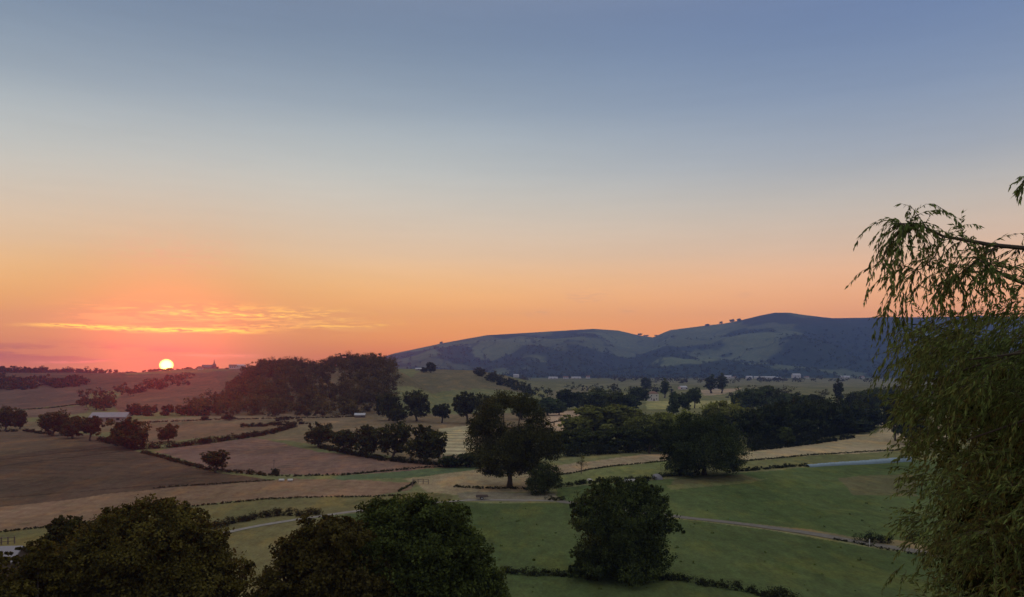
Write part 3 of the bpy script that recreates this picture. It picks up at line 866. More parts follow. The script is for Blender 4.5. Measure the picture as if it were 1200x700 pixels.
# ------------------------------------------------------------------ farm track
def ribbon(name, pts, width, lift, mat, label):
    P = np.array([at(*p)[:2] for p in pts])
    d = np.concatenate([[0], np.cumsum(np.linalg.norm(np.diff(P, axis=0), axis=1))])
    s = np.arange(0, d[-1], 1.0)
    Q = np.stack([np.interp(s, d, P[:, 0]), np.interp(s, d, P[:, 1])], 1)
    k = np.ones(9) / 9
    for j in range(2):
        Q[4:-4, j] = np.convolve(Q[:, j], k, 'valid')
    T = np.gradient(Q, axis=0); T /= np.linalg.norm(T, axis=1)[:, None]; Nn = np.stack([-T[:, 1], T[:, 0]], 1)
    rows = []
    for u in np.linspace(-1, 1, 7):
        wv = width / 2 * (1 + .35 * (vnoise(s / 5, s * 0 + u, 4) - .5) * abs(u))
        q = Q + Nn * (u * wv)[:, None]
        rows.append(np.stack([q[:, 0], q[:, 1], H(q[:, 0], q[:, 1]) + lift], 1))
    A = np.stack(rows, 1); n, m_ = A.shape[:2]
    i = np.arange(n - 1)[:, None] * m_ + np.arange(m_ - 1)[None]
    me = np_mesh(name, A.reshape(-1, 3), np.stack([i, i + 1, i + 1 + m_, i + m_], -1).reshape(-1, 4), smooth=True)
    o = link(name, me, mat); return tag(o, label, kind='structure')


M_TRACK = plain_mat('gravel', (.21, .195, .17), .95, .8, .4, .1)
M_TRACK2 = plain_mat('stony_earth', (.135, .125, .105), .95, .9, .45, .1)
ribbon('farm_track', [(120, 664), (200, 642), (255, 627), (300, 617), (350, 609), (420, 599), (480, 592.5), (530, 588), (560, 586.5), (600, 586.5), (655, 588)], 1.6, .07, M_TRACK, 'pale gravel farm track crossing between the near tree crowns')
ribbon('stony_path', [(655, 588), (700, 594), (740, 600), (790, 606), (860, 613.5), (940, 624), (1000, 635), (1050, 643), (1100, 652), (1200, 672)], 2.4, .07, M_TRACK2, 'narrow stony path crossing the meadow towards the willow')


# ------------------------------------------------------------------ buildings
def house(name, label, cat, loc, w, d, wall_h, roof_h, wall_m, roof_m, rz=0, hip=0., over=.35, wins=(), group=None, door=False):
    e = empty(name, loc, label, cat, group, rz)
    mb = MB(); x0, x1, y0, y1 = -w / 2, w / 2, -d / 2, d / 2
    mb.box(x0, x1, y0, y1, -1.5, wall_h)
    if hip == 0:
        mb.poly([(x0, y0, wall_h), (x0, y1, wall_h), (x0, 0, wall_h + roof_h)][::-1]); mb.poly([(x1, y0, wall_h), (x1, y1, wall_h), (x1, 0, wall_h + roof_h)])
    mb.build('wall', wall_m, e)
    rb = MB(); a = over; t = .14; hx = w / 2 * hip
    k = roof_h / (d / 2); ze = wall_h - k * a + .03; zr = wall_h + roof_h + .03
    E = [(x0 - a, y0 - a, ze), (x1 + a, y0 - a, ze), (x1 + a, y1 + a, ze), (x0 - a, y1 + a, ze)]
    A = (x0 - a + hx, 0, zr); B = (x1 + a - hx, 0, zr)
    up = lambda p: (p[0], p[1], p[2] + t)
    for f in ((E[0], E[1], B, A), (E[2], E[3], A, B)):
        rb.quad(*[up(p) for p in f]); rb.quad(*f[::-1])
    if hip:
        rb.poly([up(p) for p in (E[3], E[0], A)]); rb.poly([up(p) for p in (E[1], E[2], B)])
    for i in range(4):
        p, q = E[i], E[(i + 1) % 4]
        if hip or i in (0, 2): rb.quad(p, q, up(q), up(p))
    rb.build('roof', roof_m, e)
    for (wx, wz, ww, wh) in wins:
        wb = MB(); wb.box(wx - ww / 2, wx + ww / 2, y0 - .04, y0 + .05, wz - wh / 2, wz + wh / 2)
        wb.build('window', M_DARKWIN, e)
    if door:
        db = MB(); db.box(-.6, .6, y0 - .05, y0 + .05, 0, 2.1); db.build('door', M_TIMBER, e)
    return e


def by_px(px, base, depth=None):
    return at(px, base) if depth is None else atd(px, depth)


# white house in the valley
x, y, z = at(765, 470)
house('white_house', 'square white house with brown roof beside the tall valley poplar', 'house', (x, y, z), 8.2, 8, 6.6, 1.8, M_WALL, M_TILE, rz=.1, hip=.8,
      wins=[(-2.3, 4.8, .8, 1.1), (2.3, 4.8, .8, 1.1), (-2.3, 1.8, .8, 1.1), (2.3, 1.8, .8, 1.1)], door=True)
# long barn with the pale metal roof
x, y, z = at(130, 494)
house('long_barn', 'long low barn with a pale metal roof left below the sun', 'barn', (x, y, z), 17, 9, 2.6, 2.0, M_STONE, M_BARNROOF, rz=.12, over=.7, wins=[(-5, 1.4, 1.6, 1.2), (0, 1.4, 1.6, 1.2), (5, 1.4, 1.6, 1.2)])
# church
M_SILHOUETTE_STONE = plain_mat('silhouette_stone', (.13, .115, .10), .9, 1.2, .2)  # stone darkened so the church stands as a silhouette against the sky
x, y, z = atd(247, 1300)
e = empty('church', (x, y, z - 3), 'small church with a pointed spire on the ridge right of the sun', 'church', rz=.15); e.scale = (1.2, 1.2, 1.2)
mb = MB(); mb.box(-11, 2, -4, 4, -2, 4); mb.build('nave', M_SILHOUETTE_STONE, e)
mb = MB(); mb.quad((-11.3, -4.4, 3.9), (2, -4.4, 3.9), (2, 0, 7.6), (-11.3, 0, 7.6)); mb.quad((2, 4.4, 3.9), (-11.3, 4.4, 3.9), (-11.3, 0, 7.6), (2, 0, 7.6)); mb.poly([(-11.3, -4.4, 3.9), (-11.3, 0, 7.6), (-11.3, 4.4, 3.9)]); mb.build('roof', M_SLATE, e)
mb = MB(); mb.box(2.2, 6.8, -2.3, 2.3, -2, 7.2); tw = mb.build('tower', M_SILHOUETTE_STONE, e)
mb = MB(); b = [(1.9, -2.6, 7.2), (7.1, -2.6, 7.2), (7.1, 2.6, 7.2), (1.9, 2.6, 7.2)]; m4 = [(3.6, -.9, 9.4), (5.4, -.9, 9.4), (5.4, .9, 9.4), (3.6, .9, 9.4)]
for i in range(4):
    mb.quad(b[i], b[(i + 1) % 4], m4[(i + 1) % 4], m4[i]); mb.poly([m4[i], m4[(i + 1) % 4], (4.5, 0, 15)])
mb.poly(b[::-1]); mb.build('spire', M_SLATE, e)
for s in (-1, 1):
    mb = MB(); mb.box(4.5 + s * .9 - .35, 4.5 + s * .9 + .35, -2.36, -2.2, 4.6, 6.2); mb.build('belfry_opening', M_DARKWIN, e)
# ridge houses
x, y, z = atd(273, 1255); house('ridge_house', 'pale house on the ridge between church and dark wood', 'house', (x, y, z + .3), 11, 8, 4.4, 2.4, M_WALL, M_TILE, rz=.2, wins=[(-3, 2.6, 1.2, 1.6), (0, 2.6, 1.2, 1.6), (3, 2.6, 1.2, 1.6)])
x, y, z = atd(282, 1275); house('ridge_house', 'flatter pale roofed building right behind the ridge house', 'house', (x, y, z + 1.5), 14, 8, 3.6, 1.6, M_WALL, M_TIN, rz=-.1, wins=[(-4, 2, 1.2, 1.4), (3, 2, 1.2, 1.4)])
x, y, z = atd(235, 1240); house('ridge_house', 'little pale house low on the slope left of the church', 'house', (x, y, z), 8, 6, 2.6, 1.6, M_WALL, M_TILE, rz=.3, wins=[(-2, 1.6, 1, 1), (2, 1.6, 1, 1)])
x, y, z = at(491, 434.5); house('hill_shed', 'low white topped shed on the crest of the grassy hill', 'shed', (x, y, z), 8, 5, 2.0, 1.0, M_STONE, M_TIN, wins=[(0, 1.2, 1.2, .8)])
# small white roofs near the wood foot
x, y, z = at(422, 489.5); house('field_shed', 'left small white roofed shed at the foot of the wood', 'shed', (x, y, z), 5.6, 4, 1.5, .9, M_TIMBER, M_TIN, rz=.08, wins=[(1.2, .9, .8, .6)])
x, y, z = at(468, 492); house('field_shed', 'right small white roofed shed tucked under the low bushy tree', 'shed', (x, y - 2, z), 3.8, 3, 1.4, .8, M_TIMBER, M_TIN, rz=-.1, wins=[(.8, .9, .7, .5)])
x, y, z = at(650, 478); house('field_shed', 'small pale shed under dusky trees behind the pinkish field', 'shed', (x, y, z), 7, 4, 1.6, 1.0, M_TIMBER, M_TIN, rz=.05, wins=[(-1.5, .9, 1, .7)])
x, y, z = at(868, 476); house('field_shed', 'low pale roofed shed at the small bright field behind the dome tree', 'shed', (x, y, z), 8, 5, 1.6, 1.0, M_STONE, M_TIN, rz=.05, wins=[(-1.5, .9, 1, .7)])

# far village
VIL = [
    ('leftmost white house of the far village', 605, 439.5, 14, 7, M_WALL, M_TIN),
    ('long white shed at the left end of the far village row', 648, 447, 24, 5, M_WHITE, M_TIN),
    ('pale gabled house between the long white sheds of the far village', 663, 446.5, 14, 6, M_WHITE, M_TILE),
    ('wide pale hall in the middle of the far village row', 675, 446.5, 26, 5, M_WALL, M_TIN),
    ('small white house at the right end of the left village row', 689, 446, 10, 7, M_WHITE, M_TILE),
    ('white gabled house below the green spur of the blue hill', 853, 443.5, 18, 7, M_WHITE, M_TIN),
    ('low pale house beside the white gabled house below the spur', 861, 444.5, 12, 5, M_WALL, M_TILE),
    ('bright white house in the right village group', 878, 445, 16, 7, M_WHITE, M_TIN),
    ('long pale grey factory hall of the right village group', 896, 446, 54, 6, M_WALL, M_TIN),
    ('brightest white tall building on the right of the far village', 933, 442.5, 22, 9, M_WHITE, M_TIN),
    ('small white annex beside the brightest village building', 945, 443.5, 12, 5, M_WHITE, M_TILE),
    ('low white hall far right in the village before the willow', 990, 443, 24, 5, M_WHITE, M_TIN),
    ('small pale house alone right of the low white hall', 1010, 443.5, 10, 6, M_WALL, M_TILE),
    ('pale house left of the long factory hall, half hidden', 912, 445.5, 14, 5, M_WALL, M_TIN),
    ('mauve roofed long hall right of the tall valley poplar', 800, 457, 18, 4, M_WALL, M_TIN),
    ('pale hall before the two blue poplar clumps', 838, 456.5, 16, 4, M_WALL, M_TIN),
]
for i, (lab, px, base, w, h, wm, rm) in enumerate(VIL):
    d = 2050 + (i * 37) % 240
    if base > 450: d = 1080
    if px < 620: d = 2350
    x, y, z = atd(px, d)
    z2 = EYE - (base - HZ) * d / F
    house('village_building', lab, 'building', (x, y, max(z, min(z2, z + 6))), w * d / 2150, 10, h * .7, h * .45, wm, rm, rz=((i * 29) % 11 - 5) * .05, group='buildings of the far village',
          wins=[(-w * .22, h * .38, w * .12, 1.4), (w * .18, h * .38, w * .12, 1.4)])

# shed with pale roof seen through the left corner tree
x, y, z = atd(2, 78)
zt = EYE - (641 - HZ) * 78 / F
house('garden_shed', 'shed with pale metal roof glimpsed through leaves at the left edge', 'shed', (x - .6, y, zt - 2.9), 4.4, 3.4, 1.9, .9, M_TIMBER, M_BARNROOF, rz=.1, wins=[(.8, 1.0, .9, .8)], door=True)

# pale blue plastic sheeted strip
A = np.array(at(946, 547.5)); B = np.array(at(1066, 540.5))
e = empty('plastic_tunnel', tuple((A + B) / 2), 'long low pale blue plastic covered row at the top of the meadow', 'crop cover')
L = np.linalg.norm((B - A)[:2]); ang = math.atan2(B[1] - A[1], B[0] - A[0])
e.rotation_euler = (0, 0, ang)
V = []; nseg = 90; ns = 9
for i in range(nseg + 1):
    s = (i / nseg - .5) * L; t = i / nseg
    wx = (A + B)[0] / 2 + math.cos(ang) * s; wy = (A + B)[1] / 2 + math.sin(ang) * s
    g = h1(wx, wy) - (A + B)[2] / 2
    hh = (.75 + .65 * t) * (1 + .07 * math.sin(i * 2.1) + .05 * math.sin(i * .7)); ww = .9 + .5 * t
    for j in range(ns):
        a = math.pi * j / (ns - 1)
        V.append((s, ww * math.cos(a), g - .1 + hh * math.sin(a) ** .7))
q = [(i * ns + j, i * ns + j + 1, (i + 1) * ns + j + 1, (i + 1) * ns + j) for i in range(nseg) for j in range(ns - 1)]
M_PLASTIC = plain_mat('pale_blue_plastic', (.13, .20, .25), .45, .7, .2, .5)
link('plastic_sheet', np_mesh('plastic_sheet', V, q, smooth=True), M_PLASTIC, e)
mb = MB()
for i in range(0, nseg, 6):
    s = (i / nseg - .5) * L; v = V[i * ns]; mb.box(s - .25, s + .25, v[1] + .02, v[1] + .3, v[2] - .05, v[2] + .28)
mb.build('weights', M_DARKMETAL, e)

# wrapped bales by the pole, and the pole
for k, (px, lab) in enumerate(((330, 'left white wrapped bale lying by the thin pole below the pink field'), (340, 'right white wrapped bale lying by the thin pole below the pink field'))):
    x, y, z = at(px, 564.5)
    e = empty('wrapped_bale', (x, y, z), lab, 'bale', 'white wrapped bales by the thin pole', rz=.15 + .2 * k)
    pts = [(-.64 + k * .03, 0, .31), (-.6, 0, .31), (.6, 0, .31), (.64, 0, .31)]
    mb = MB(); mb.tube(pts, [.27, .33, .33, .27], 14); mb.build('wrap', M_WHITE, e, smooth=False)
    mb = MB(); mb.tube([(-.68, 0, .31), (-.645, 0, .31)], [.12, .2], 10); mb.build('gathered_end', M_TIN, e)
x, y, z = at(321, 557)
e = empty('pole', (x, y, z), 'thin bare wooden pole beside the small bush at the pink field', 'pole')
mb = MB(); mb.tube([(0, 0, -.4), (0, 0, 2), (.03, 0, 4.2)], [.09, .08, .06], 8); mb.build('post', M_TIMBER, e)
mb = MB(); mb.box(-.4, .4, -.05, .05, 3.8, 3.92); mb.build('crossbar', M_TIMBER, e)

# low flat trailer parked on the track
x, y, z = at(565, 585.3)
e = empty('farm_trailer', (x, y - .3, z + .05), 'low dark farm trailer standing on the pale track left of the oak', 'trailer', rz=.1)
mb = MB(); mb.box(-1.3, 1.3, -.75, .75, .5, .62); mb.build('bed', M_DARKMETAL, e)
mb = MB(); mb.box(-1.28, 1.28, -.73, -.68, .63, .86); mb.box(-1.28, 1.28, .68, .73, .63, .86); mb.box(-1.28, -1.23, -.67, .67, .63, .86); mb.build('side_board', M_TIMBER, e)
mb = MB(); mb.tube([(1.31, 0, .52), (2.3, 0, .42)], [.05, .04], 6); mb.build('drawbar', M_DARKMETAL, e)
for s in (-1, 1):
    mb = MB(); mb.tube([(-.1, s * .8, .34), (-.1, s * .98, .34)], [.34, .34], 16); w_ = mb.build('wheel', M_RUBBER, e)
    mb = MB(); mb.tube([(-.1, s * .79, .34), (-.1, s * 1.0, .34)], [.16, .16], 10); mb.build('rim', M_TIN, w_)


# rail fences
def fence(label, pts, n, hgt, rails, name='rail_fence'):
    P = [np.array(at(*p)) for p in pts]
    e = empty(name, tuple(P[0]), label, 'fence')
    seg = []
    for a, b in zip(P[:-1], P[1:]): seg.append((a, b))
    for a, b in seg:
        for k in range(n + 1):
            q = a + (b - a) * k / n; q[2] = h1(q[0], q[1]); q = q - P[0]
            if k == n and (b is not seg[-1][1]): continue
            mb = MB(); mb.box(q[0] - .07, q[0] + .07, q[1] - .07, q[1] + .07, q[2] - .3, q[2] + hgt); mb.build('post', M_TIMBER, e)
        for r in rails:
            qa = a - P[0]; qb = b - P[0]
            mb = MB(); mb.tube([(qa[0], qa[1] - .1, qa[2] + r * hgt), (qb[0], qb[1] - .1, qb[2] + r * hgt)], [.055, .055], 5); mb.build('rail', M_TIMBER, e)
    return e


fence('short wooden rail fence at the corner where tan and green fields meet', [(483, 571), (484, 567), (502, 567.5)], 3, 1.15, (.55, .92))
fence('weathered rail fence at the left edge above the shed roof', [(-14, 640), (17, 638)], 4, 1.2, (.4, .9))

# stone things in the scrub
M_GREYSTONE = plain_mat('grey_stone', (.17, .17, .19), .9, 3, .3)


def boulder(label, px, py, wpx, hpx, mat, seed, name='boulder'):
    x, y, z = at(px, py); s = y / F
    import bmesh
    bm = bmesh.new(); bmesh.ops.create_icosphere(bm, subdivisions=3, radius=1)
    rg = np.random.default_rng(seed); ph = rg.random(6) * 6.28
    for v in bm.verts:
        c = v.co
        k = 1 + .12 * math.sin(3 * c.x + ph[0]) + .1 * math.sin(4 * c.y + ph[1]) + .08 * math.sin(5 * c.z + ph[2] + c.x * 2)
        v.co = (c.x * wpx * s / 2 * k, c.y * wpx * s * .4 * k, max(-.2, c.z * hpx * s * k * .8))
    me = bpy.data.meshes.new(name); bm.to_mesh(me); bm.free()
    tag(link(name, me, mat, None, (x, y, z)), label, 'boulder')


boulder('rounded grey boulder at the right end of the scrubby hedge', 771, 562, 13, 8, M_GREYSTONE, 1)
boulder('small pale rock at the left end of the scrubby hedge', 691, 563.5, 8, 2.6, M_WALL, 2)
# white trough
x, y, z = at(738, 566)
e = empty('water_trough', (x, y, z), 'white water trough on legs in the scrubby hedge above the lone tree', 'trough', rz=.05)
mb = MB(); mb.box(-1.3, 1.3, -.35, .35, .35, .42); mb.box(-1.3, 1.3, -.35, -.29, .425, .85); mb.box(-1.3, 1.3, .29, .35, .425, .85); mb.box(-1.3, -1.24, -.285, .285, .425, .85); mb.box(1.24, 1.3, -.285, .285, .425, .85); mb.build('basin', M_WHITE, e)
for sx in (-1.1, 1.1):
    mb = MB(); mb.box(sx - .08, sx + .08, -.3, .3, -.1, .347); mb.build('leg', M_WHITE, e)
# white marker post by the right path
x, y, z = at(1017, 640)
e = empty('marker_post', (x, y - .6, z), 'small white marker post in front of the dark bush cluster', 'post')
mb = MB(); mb.tube([(0, 0, -.3), (0, 0, 1.1)], [.07, .07], 8); mb.build('shaft', M_WHITE, e)
mb = MB(); mb.tube([(0, 0, 1.1), (0, 0, 1.2)], [.085, .03], 8); mb.build('cap', M_TIN, e)

# thin bare tree
x, y, z = at(681, 556)
e = empty('bare_tree', (x, y, z), 'thin nearly bare young tree before the straw coloured strip', 'tree')
mb = MB(); rg = np.random.default_rng(9)
mb.tube([(0, 0, -.2), (.05, 0, 1.6), (-.05, 0, 3.2), (.05, 0, 4.8)], [.11, .09, .06, .02], 6)
tips = []
for k in range(26):
    zz = 1.2 + 3.2 * rg.random(); a = rg.random() * 6.28; l = 1.6 * (1 - zz / 7)
    t = np.array((math.cos(a) * l, math.sin(a) * l, zz + l * .7)); mb.tube([(0, 0, zz), tuple(t)], [.035, .012], 4); tips.append(t)
mb.build('trunk', M_BARK, e)
V, t = leaves(rg, np.array(tips), np.full((len(tips), 3), .4), 500, .2, .12, sig=.5, shell=(0, 1))
o = link('crown', leaf_mesh('crown', V, t, M_LEAF), None, e); o.color = (1.2, .9, .6, 1)


# ------------------------------------------------------------------ weeping willow close on the right
def willow():
    rng = np.random.default_rng(2024)
    TX, TY = 10.3, 12.0
    zb = h1(TX, TY)
    root = empty('willow_tree', (TX, TY, zb), 'weeping willow with hanging strands close by on the right edge', 'tree')
    org = np.array([TX, TY, zb])
    br = MB(); P_ = []; D_ = []; Ln = []

    def pt(px, py, y):
        return np.array([(px - CX) / F * y, y, EYE - (py - HZ) / F * y])

    def strand(p, d, length, dens=1.0, r=.004, sway=.05, droop=.55):
        p = np.array(p, float); d = np.array(d, float); d /= np.linalg.norm(d)
        step = .1; pts = [p.copy()]
        n = max(2, int(length / step))
        for i in range(n):
            d = d + np.array([0, 0, -droop * step * 3]) + rng.normal(size=3) * sway
            d /= np.linalg.norm(d)
            p = p + d * step; pts.append(p.copy())
        pts = np.array(pts)
        br.tube([tuple(q - org) for q in pts[::2]], list(np.linspace(r, .0012, len(pts[::2]))), 3, cap=False)
        m = int(length * 42 * dens)
        t = np.sort(rng.random(m)) * (len(pts) - 1); i = np.minimum(t.astype(int), len(pts) - 2); f = (t - i)[:, None]
        q = pts[i] * (1 - f) + pts[i + 1] * f
        dd = pts[i + 1] - pts[i]; dd /= np.linalg.norm(dd, axis=1)[:, None]
        side = rng.normal(size=(m, 3)); side -= (side * dd).sum(1)[:, None] * dd; side /= np.linalg.norm(side, axis=1)[:, None]
        ld = dd * .9 + side * .5 + np.array([0, 0, -.55]); ld /= np.linalg.norm(ld, axis=1)[:, None]
        P_.append(q); D_.append(ld); Ln.append(rng.uniform(.06, .12, m))

    def limb(pts, r0, r1):
        pts = [np.array(p, float) for p in pts]
        br.tube([tuple(p - org) for p in pts], list(np.linspace(r0, r1, len(pts))), 7)
        return pts

    def along(pts, t):
        s = t * (len(pts) - 1); i = min(int(s), len(pts) - 2); f = s - i
        return pts[i] * (1 - f) + pts[i + 1] * f, pts[i + 1] - pts[i]
    # trunk
    limb([(TX, TY, zb - .4), (TX + .1, TY, zb + 2.5), (TX - .1, TY + .1, 24.5), (TX, TY, 27.5), (TX + .1, TY, 29.5)], .34, .2)
    # arching upper limb seen against the sky
    top = limb([(TX, TY, 28.6), pt(1290, 318, 12), pt(1240, 300, 11.9), pt(1200, 291, 11.8), pt(1160, 287, 11.6), pt(1128, 281, 11.5), pt(1105, 277, 11.4), pt(1088, 268, 11.3), pt(1072, 262, 11.2), pt(1055, 262, 11.1)], .05, .005)
    sec = limb([pt(1170, 288, 11.65), pt(1150, 300, 11.5), pt(1130, 318, 11.4), pt(1108, 330, 11.3)], .018, .006)
    sec2 = limb([(TX, TY, 28.4), pt(1260, 345, 11.5), pt(1205, 334, 11.3), pt(1180, 325, 11.2), pt(1160, 312, 11.1), pt(1140, 300, 11.0)], .042, .005)
    sec3 = limb([pt(1105, 277, 11.4), pt(1096, 300, 11.3), pt(1080, 315, 11.2), pt(1068, 318, 11.2)], .012, .004)
    twig = limb([pt(1085, 266, 11.3), pt(1074, 250, 11.25), pt(1066, 240, 11.2)], .008, .002)
    # leafy tip of a higher limb just entering the view
    hi = limb([(TX, TY, 29.3), (9.4, 11.6, 31.0), (8.5, 11.3, 31.2), pt(1212, 205, 11.2)], .06, .008)
    for k in range(7):
        p, d = along(hi, rng.uniform(.75, 1)); strand(p, d * .4 + np.array([-.15, 0, -.3]), rng.uniform(.2, .45), 1.2)
    for k in range(9):
        p = pt(1201 + rng.uniform(-3, 6), 211 + rng.uniform(-5, 6), 11.2); strand(p, np.array([-.35, 0, -.5]) + rng.normal(size=3) * .35, rng.uniform(.2, .36), 1.2)
    for k in range(30):
        p, d = along(top, rng.uniform(.74, 1.0)); strand(p, d * .12 + rng.normal(size=3) * .3 + np.array([-.02, 0, 0]), rng.uniform(.35, 1.25), 1.2, droop=.9)
    for k in range(12):
        p, d = along(top, rng.uniform(.86, 1.0)); strand(p, np.array([-.5, 0, .15]) + rng.normal(size=3) * .25, rng.uniform(.4, .95), 1.0, droop=1.3)
    for t0 in (.35, .42, .46, .56, .62, .5):
        for k in range(5):
            p, d = along(top, t0 + rng.normal() * .012); strand(p, rng.normal(size=3) * .3 + np.array([-.2, 0, -.2]), rng.uniform(.4, 1.15), 1.1)
    # feathery outer bunch reaching left and down
    outer = limb([pt(1072, 262, 11.2), pt(1056, 268, 11.1), pt(1042, 285, 11.05), pt(1034, 305, 11.0)], .007, .002)
    for k in range(16):
        p, d = along(outer, rng.uniform(.1, 1)); strand(p, d * .3 + rng.normal(size=3) * .3 + np.array([-.1, 0, -.2]), rng.uniform(.35, .95), .9, droop=.8)
    for k in range(14):
        p = pt(rng.uniform(1040, 1066), rng.uniform(330, 372), rng.uniform(10.9, 11.3)); strand(p, rng.normal(size=3) * .25 + np.array([-.05, 0, -.5]), rng.uniform(.5, 1.1), 1.0, droop=.8)
    for L_, n_ in ((sec, 40), (sec2, 34), (sec3, 18), (twig, 3)):
        for k in range(n_):
            p, d = along(L_, rng.uniform(.35, 1)); strand(p, d * .3 + rng.normal(size=3) * .5, rng.uniform(.4, 1.2) * (.4 if L_ is twig else 1), 1.0)
    # limbs of the hanging curtain
    for k in range(26):
        a = rng.random() * 6.28; r = rng.uniform(2.2, 3.6); z1 = rng.uniform(26.8, 28.6)
        s = np.array([TX, TY, rng.uniform(26, 28.5)]); e = np.array([TX + math.cos(a) * r, TY + math.sin(a) * r, z1])
        mid = (s + e) / 2 + np.array([0, 0, .5])
        limb([s, mid, e], .05, .012)

    def rmax(z):
        return float(np.interp(z, [22, 24.6, 26.0, 26.8, 27.4, 28.2, 28.8], [2.9, 3.3, 3.6, 3.82, 3.98, 4.1, 4.25]))
    n = 0
    while n < 1250:
        a = rng.random() * 6.28; r = 4.3 * math.sqrt(rng.uniform(.05, 1)) * rng.uniform(.9, 1.03)
        x = TX + math.cos(a) * r; y = TY + math.sin(a) * r
        if y < 6: continue
        away = math.atan2(x, y)
        if away > R(43) and rng.random() < .6: continue
        if away > R(30.5) and y < 12.2 and away < R(36) and rng.random() < .7: continue
        z0 = rng.uniform(24.3, 29.0) + (rng.uniform(0, 3.0) if away > R(36) else 0)
        lim = [z for z in np.arange(22, z0, .1) if rmax(z) > r + rng.normal() * .05]
        zlow = min(lim) if lim else z0 - .5
        out = np.array([math.cos(a), math.sin(a), 0]) * .6
        d0 = out + np.array([0, 0, .25]) + rng.normal(size=3) * .3
        for k in range(rng.integers(3, 7)):
            ln = min(rng.uniform(.5, 2.0), max(.4, z0 - zlow + rng.uniform(-.2, .2)))
            strand(np.array((x - out[0] * .5, y - out[1] * .5, z0)) + rng.normal(size=3) * np.array([.09, .09, .06]), d0 + rng.normal(size=3) * .22, ln, 1.0, sway=.06)
        n += 1
    P = np.concatenate(P_); D = np.concatenate(D_); l = np.concatenate(Ln)[:, None]
    m = len(P)
    side = np.cross(D, rng.normal(size=(m, 3))); side /= np.linalg.norm(side, axis=1)[:, None]
    w = l * rng.uniform(.19, .27, (m, 1))
    P = P - org
    V = np.stack([P, P + D * l * .4 + side * w / 2, P + D * l, P + D * l * .4 - side * w / 2], 1).reshape(-1, 3)
    tint = np.clip(.5 + .28 * rng.normal(size=m), 0, 1)
    br.build('trunk', M_BARK, root)
    c = link('crown', leaf_mesh('crown', V, tint, M_WILLOW), None, root); c.color = (1, 1, 1, 1)
    print('willow leaves', m)


willow()
lobe_tree('added_shade_shrub', 'very dark dense shrub added behind the hanging willow to deepen its shade', 1235,
          [(1235, 430, 46, 34), (1205, 470, 44, 44), (1270, 470, 46, 44), (1190, 530, 40, 60), (1240, 540, 60, 66), (1200, 610, 50, 66), (1260, 620, 60, 66), (1215, 690, 60, 60)],
          61, 60000, .10, (.34, .4, .36), depth=15.5, sig=.16, trunk_r=.12, cat='shrub')  # dark shrub added to deepen the shade inside the willow

# ------------------------------------------------------------------ haze
mb = MB(); mb.box(-4700, 4700, -140, 5200, -90, 385)
hz = mb.build('haze', None)
m, nt, out = newmat('haze')
vols = []
for c_, d_, g_ in (((.05, .28, 1.0, 1), 9.4e-5, .0), ((.95, .88, .80, 1), 2.6e-5, .90)):   # fine air, and the dust that glows towards the sun
    pv = N(nt, 'ShaderNodeVolumePrincipled')
    pv.inputs['Color'].default_value = c_; pv.inputs['Density'].default_value = d_; pv.inputs['Anisotropy'].default_value = g_
    vols.append(pv)
av = N(nt, 'ShaderNodeAddShader'); nt.links.new(vols[0].outputs[0], av.inputs[0]); nt.links.new(vols[1].outputs[0], av.inputs[1])
nt.links.new(av.outputs[0], out.inputs['Volume'])
hz.data.materials.append(m)
tag(hz, 'thin evening haze filling the whole valley air', 'haze', kind='stuff')

# ------------------------------------------------------------------ sun and sky
SUN_AZ = math.atan((195 - CX) / F)      # the disc stands just over the left ridge
SUN_EL_DISC = math.atan((HZ - 428) / F * math.cos(SUN_AZ))
SUN_EL = R(1.6)
d = np.array([math.sin(SUN_AZ) * math.cos(SUN_EL), math.cos(SUN_AZ) * math.cos(SUN_EL), math.sin(SUN_EL)])
ld = bpy.data.lights.new('sun', 'SUN'); ld.energy = 2.2; ld.angle = R(.5); ld.color = (1, .05, .012)
lo = bpy.data.objects.new('sun', ld); col.objects.link(lo)
from mathutils import Vector
lo.rotation_euler = Vector(-d).to_track_quat('-Z', 'Y').to_euler()


def lin(c):
    return tuple(((v / 255) / 12.92 if v / 255 <= .04045 else ((v / 255 + .055) / 1.055) ** 2.4) for v in c)


w = bpy.data.worlds.new('World'); scene.world = w; w.use_nodes = True
nt = w.node_tree; nt.nodes.clear()
out = N(nt, 'ShaderNodeOutputWorld')
tc = N(nt, 'ShaderNodeTexCoord')
sx = N(nt, 'ShaderNodeSeparateXYZ'); nt.links.new(tc.outputs['Generated'], sx.inputs[0])
X, Y, Z = sx.outputs
hyp = mth(nt, 'SQRT', mth(nt, 'ADD', mth(nt, 'MULTIPLY', X, X), mth(nt, 'MULTIPLY', Y, Y)))
az = mth(nt, 'ARCTAN2', X, Y)                       # radians, 0 = view axis, left negative
el = mth(nt, 'ARCTAN2', Z, hyp)


def elp(py, px=600):                                   # elevation of a photo row
    a = math.atan((px - CX) / F)
    return math.atan((HZ - py) / F * math.cos(a))


def ramp(stops):
    r = N(nt, 'ShaderNodeValToRGB'); cr = r.color_ramp; cr.interpolation = 'B_SPLINE'
    while len(cr.elements) > 1: cr.elements.remove(cr.elements[0])
    for i, (p, c) in enumerate(stops):
        e_ = cr.elements[0] if i == 0 else cr.elements.new(p)
        e_.position = p; e_.color = (*[v / 2 for v in lin(c)], 1)   # ramps hold half the radiance, doubled below
    return r


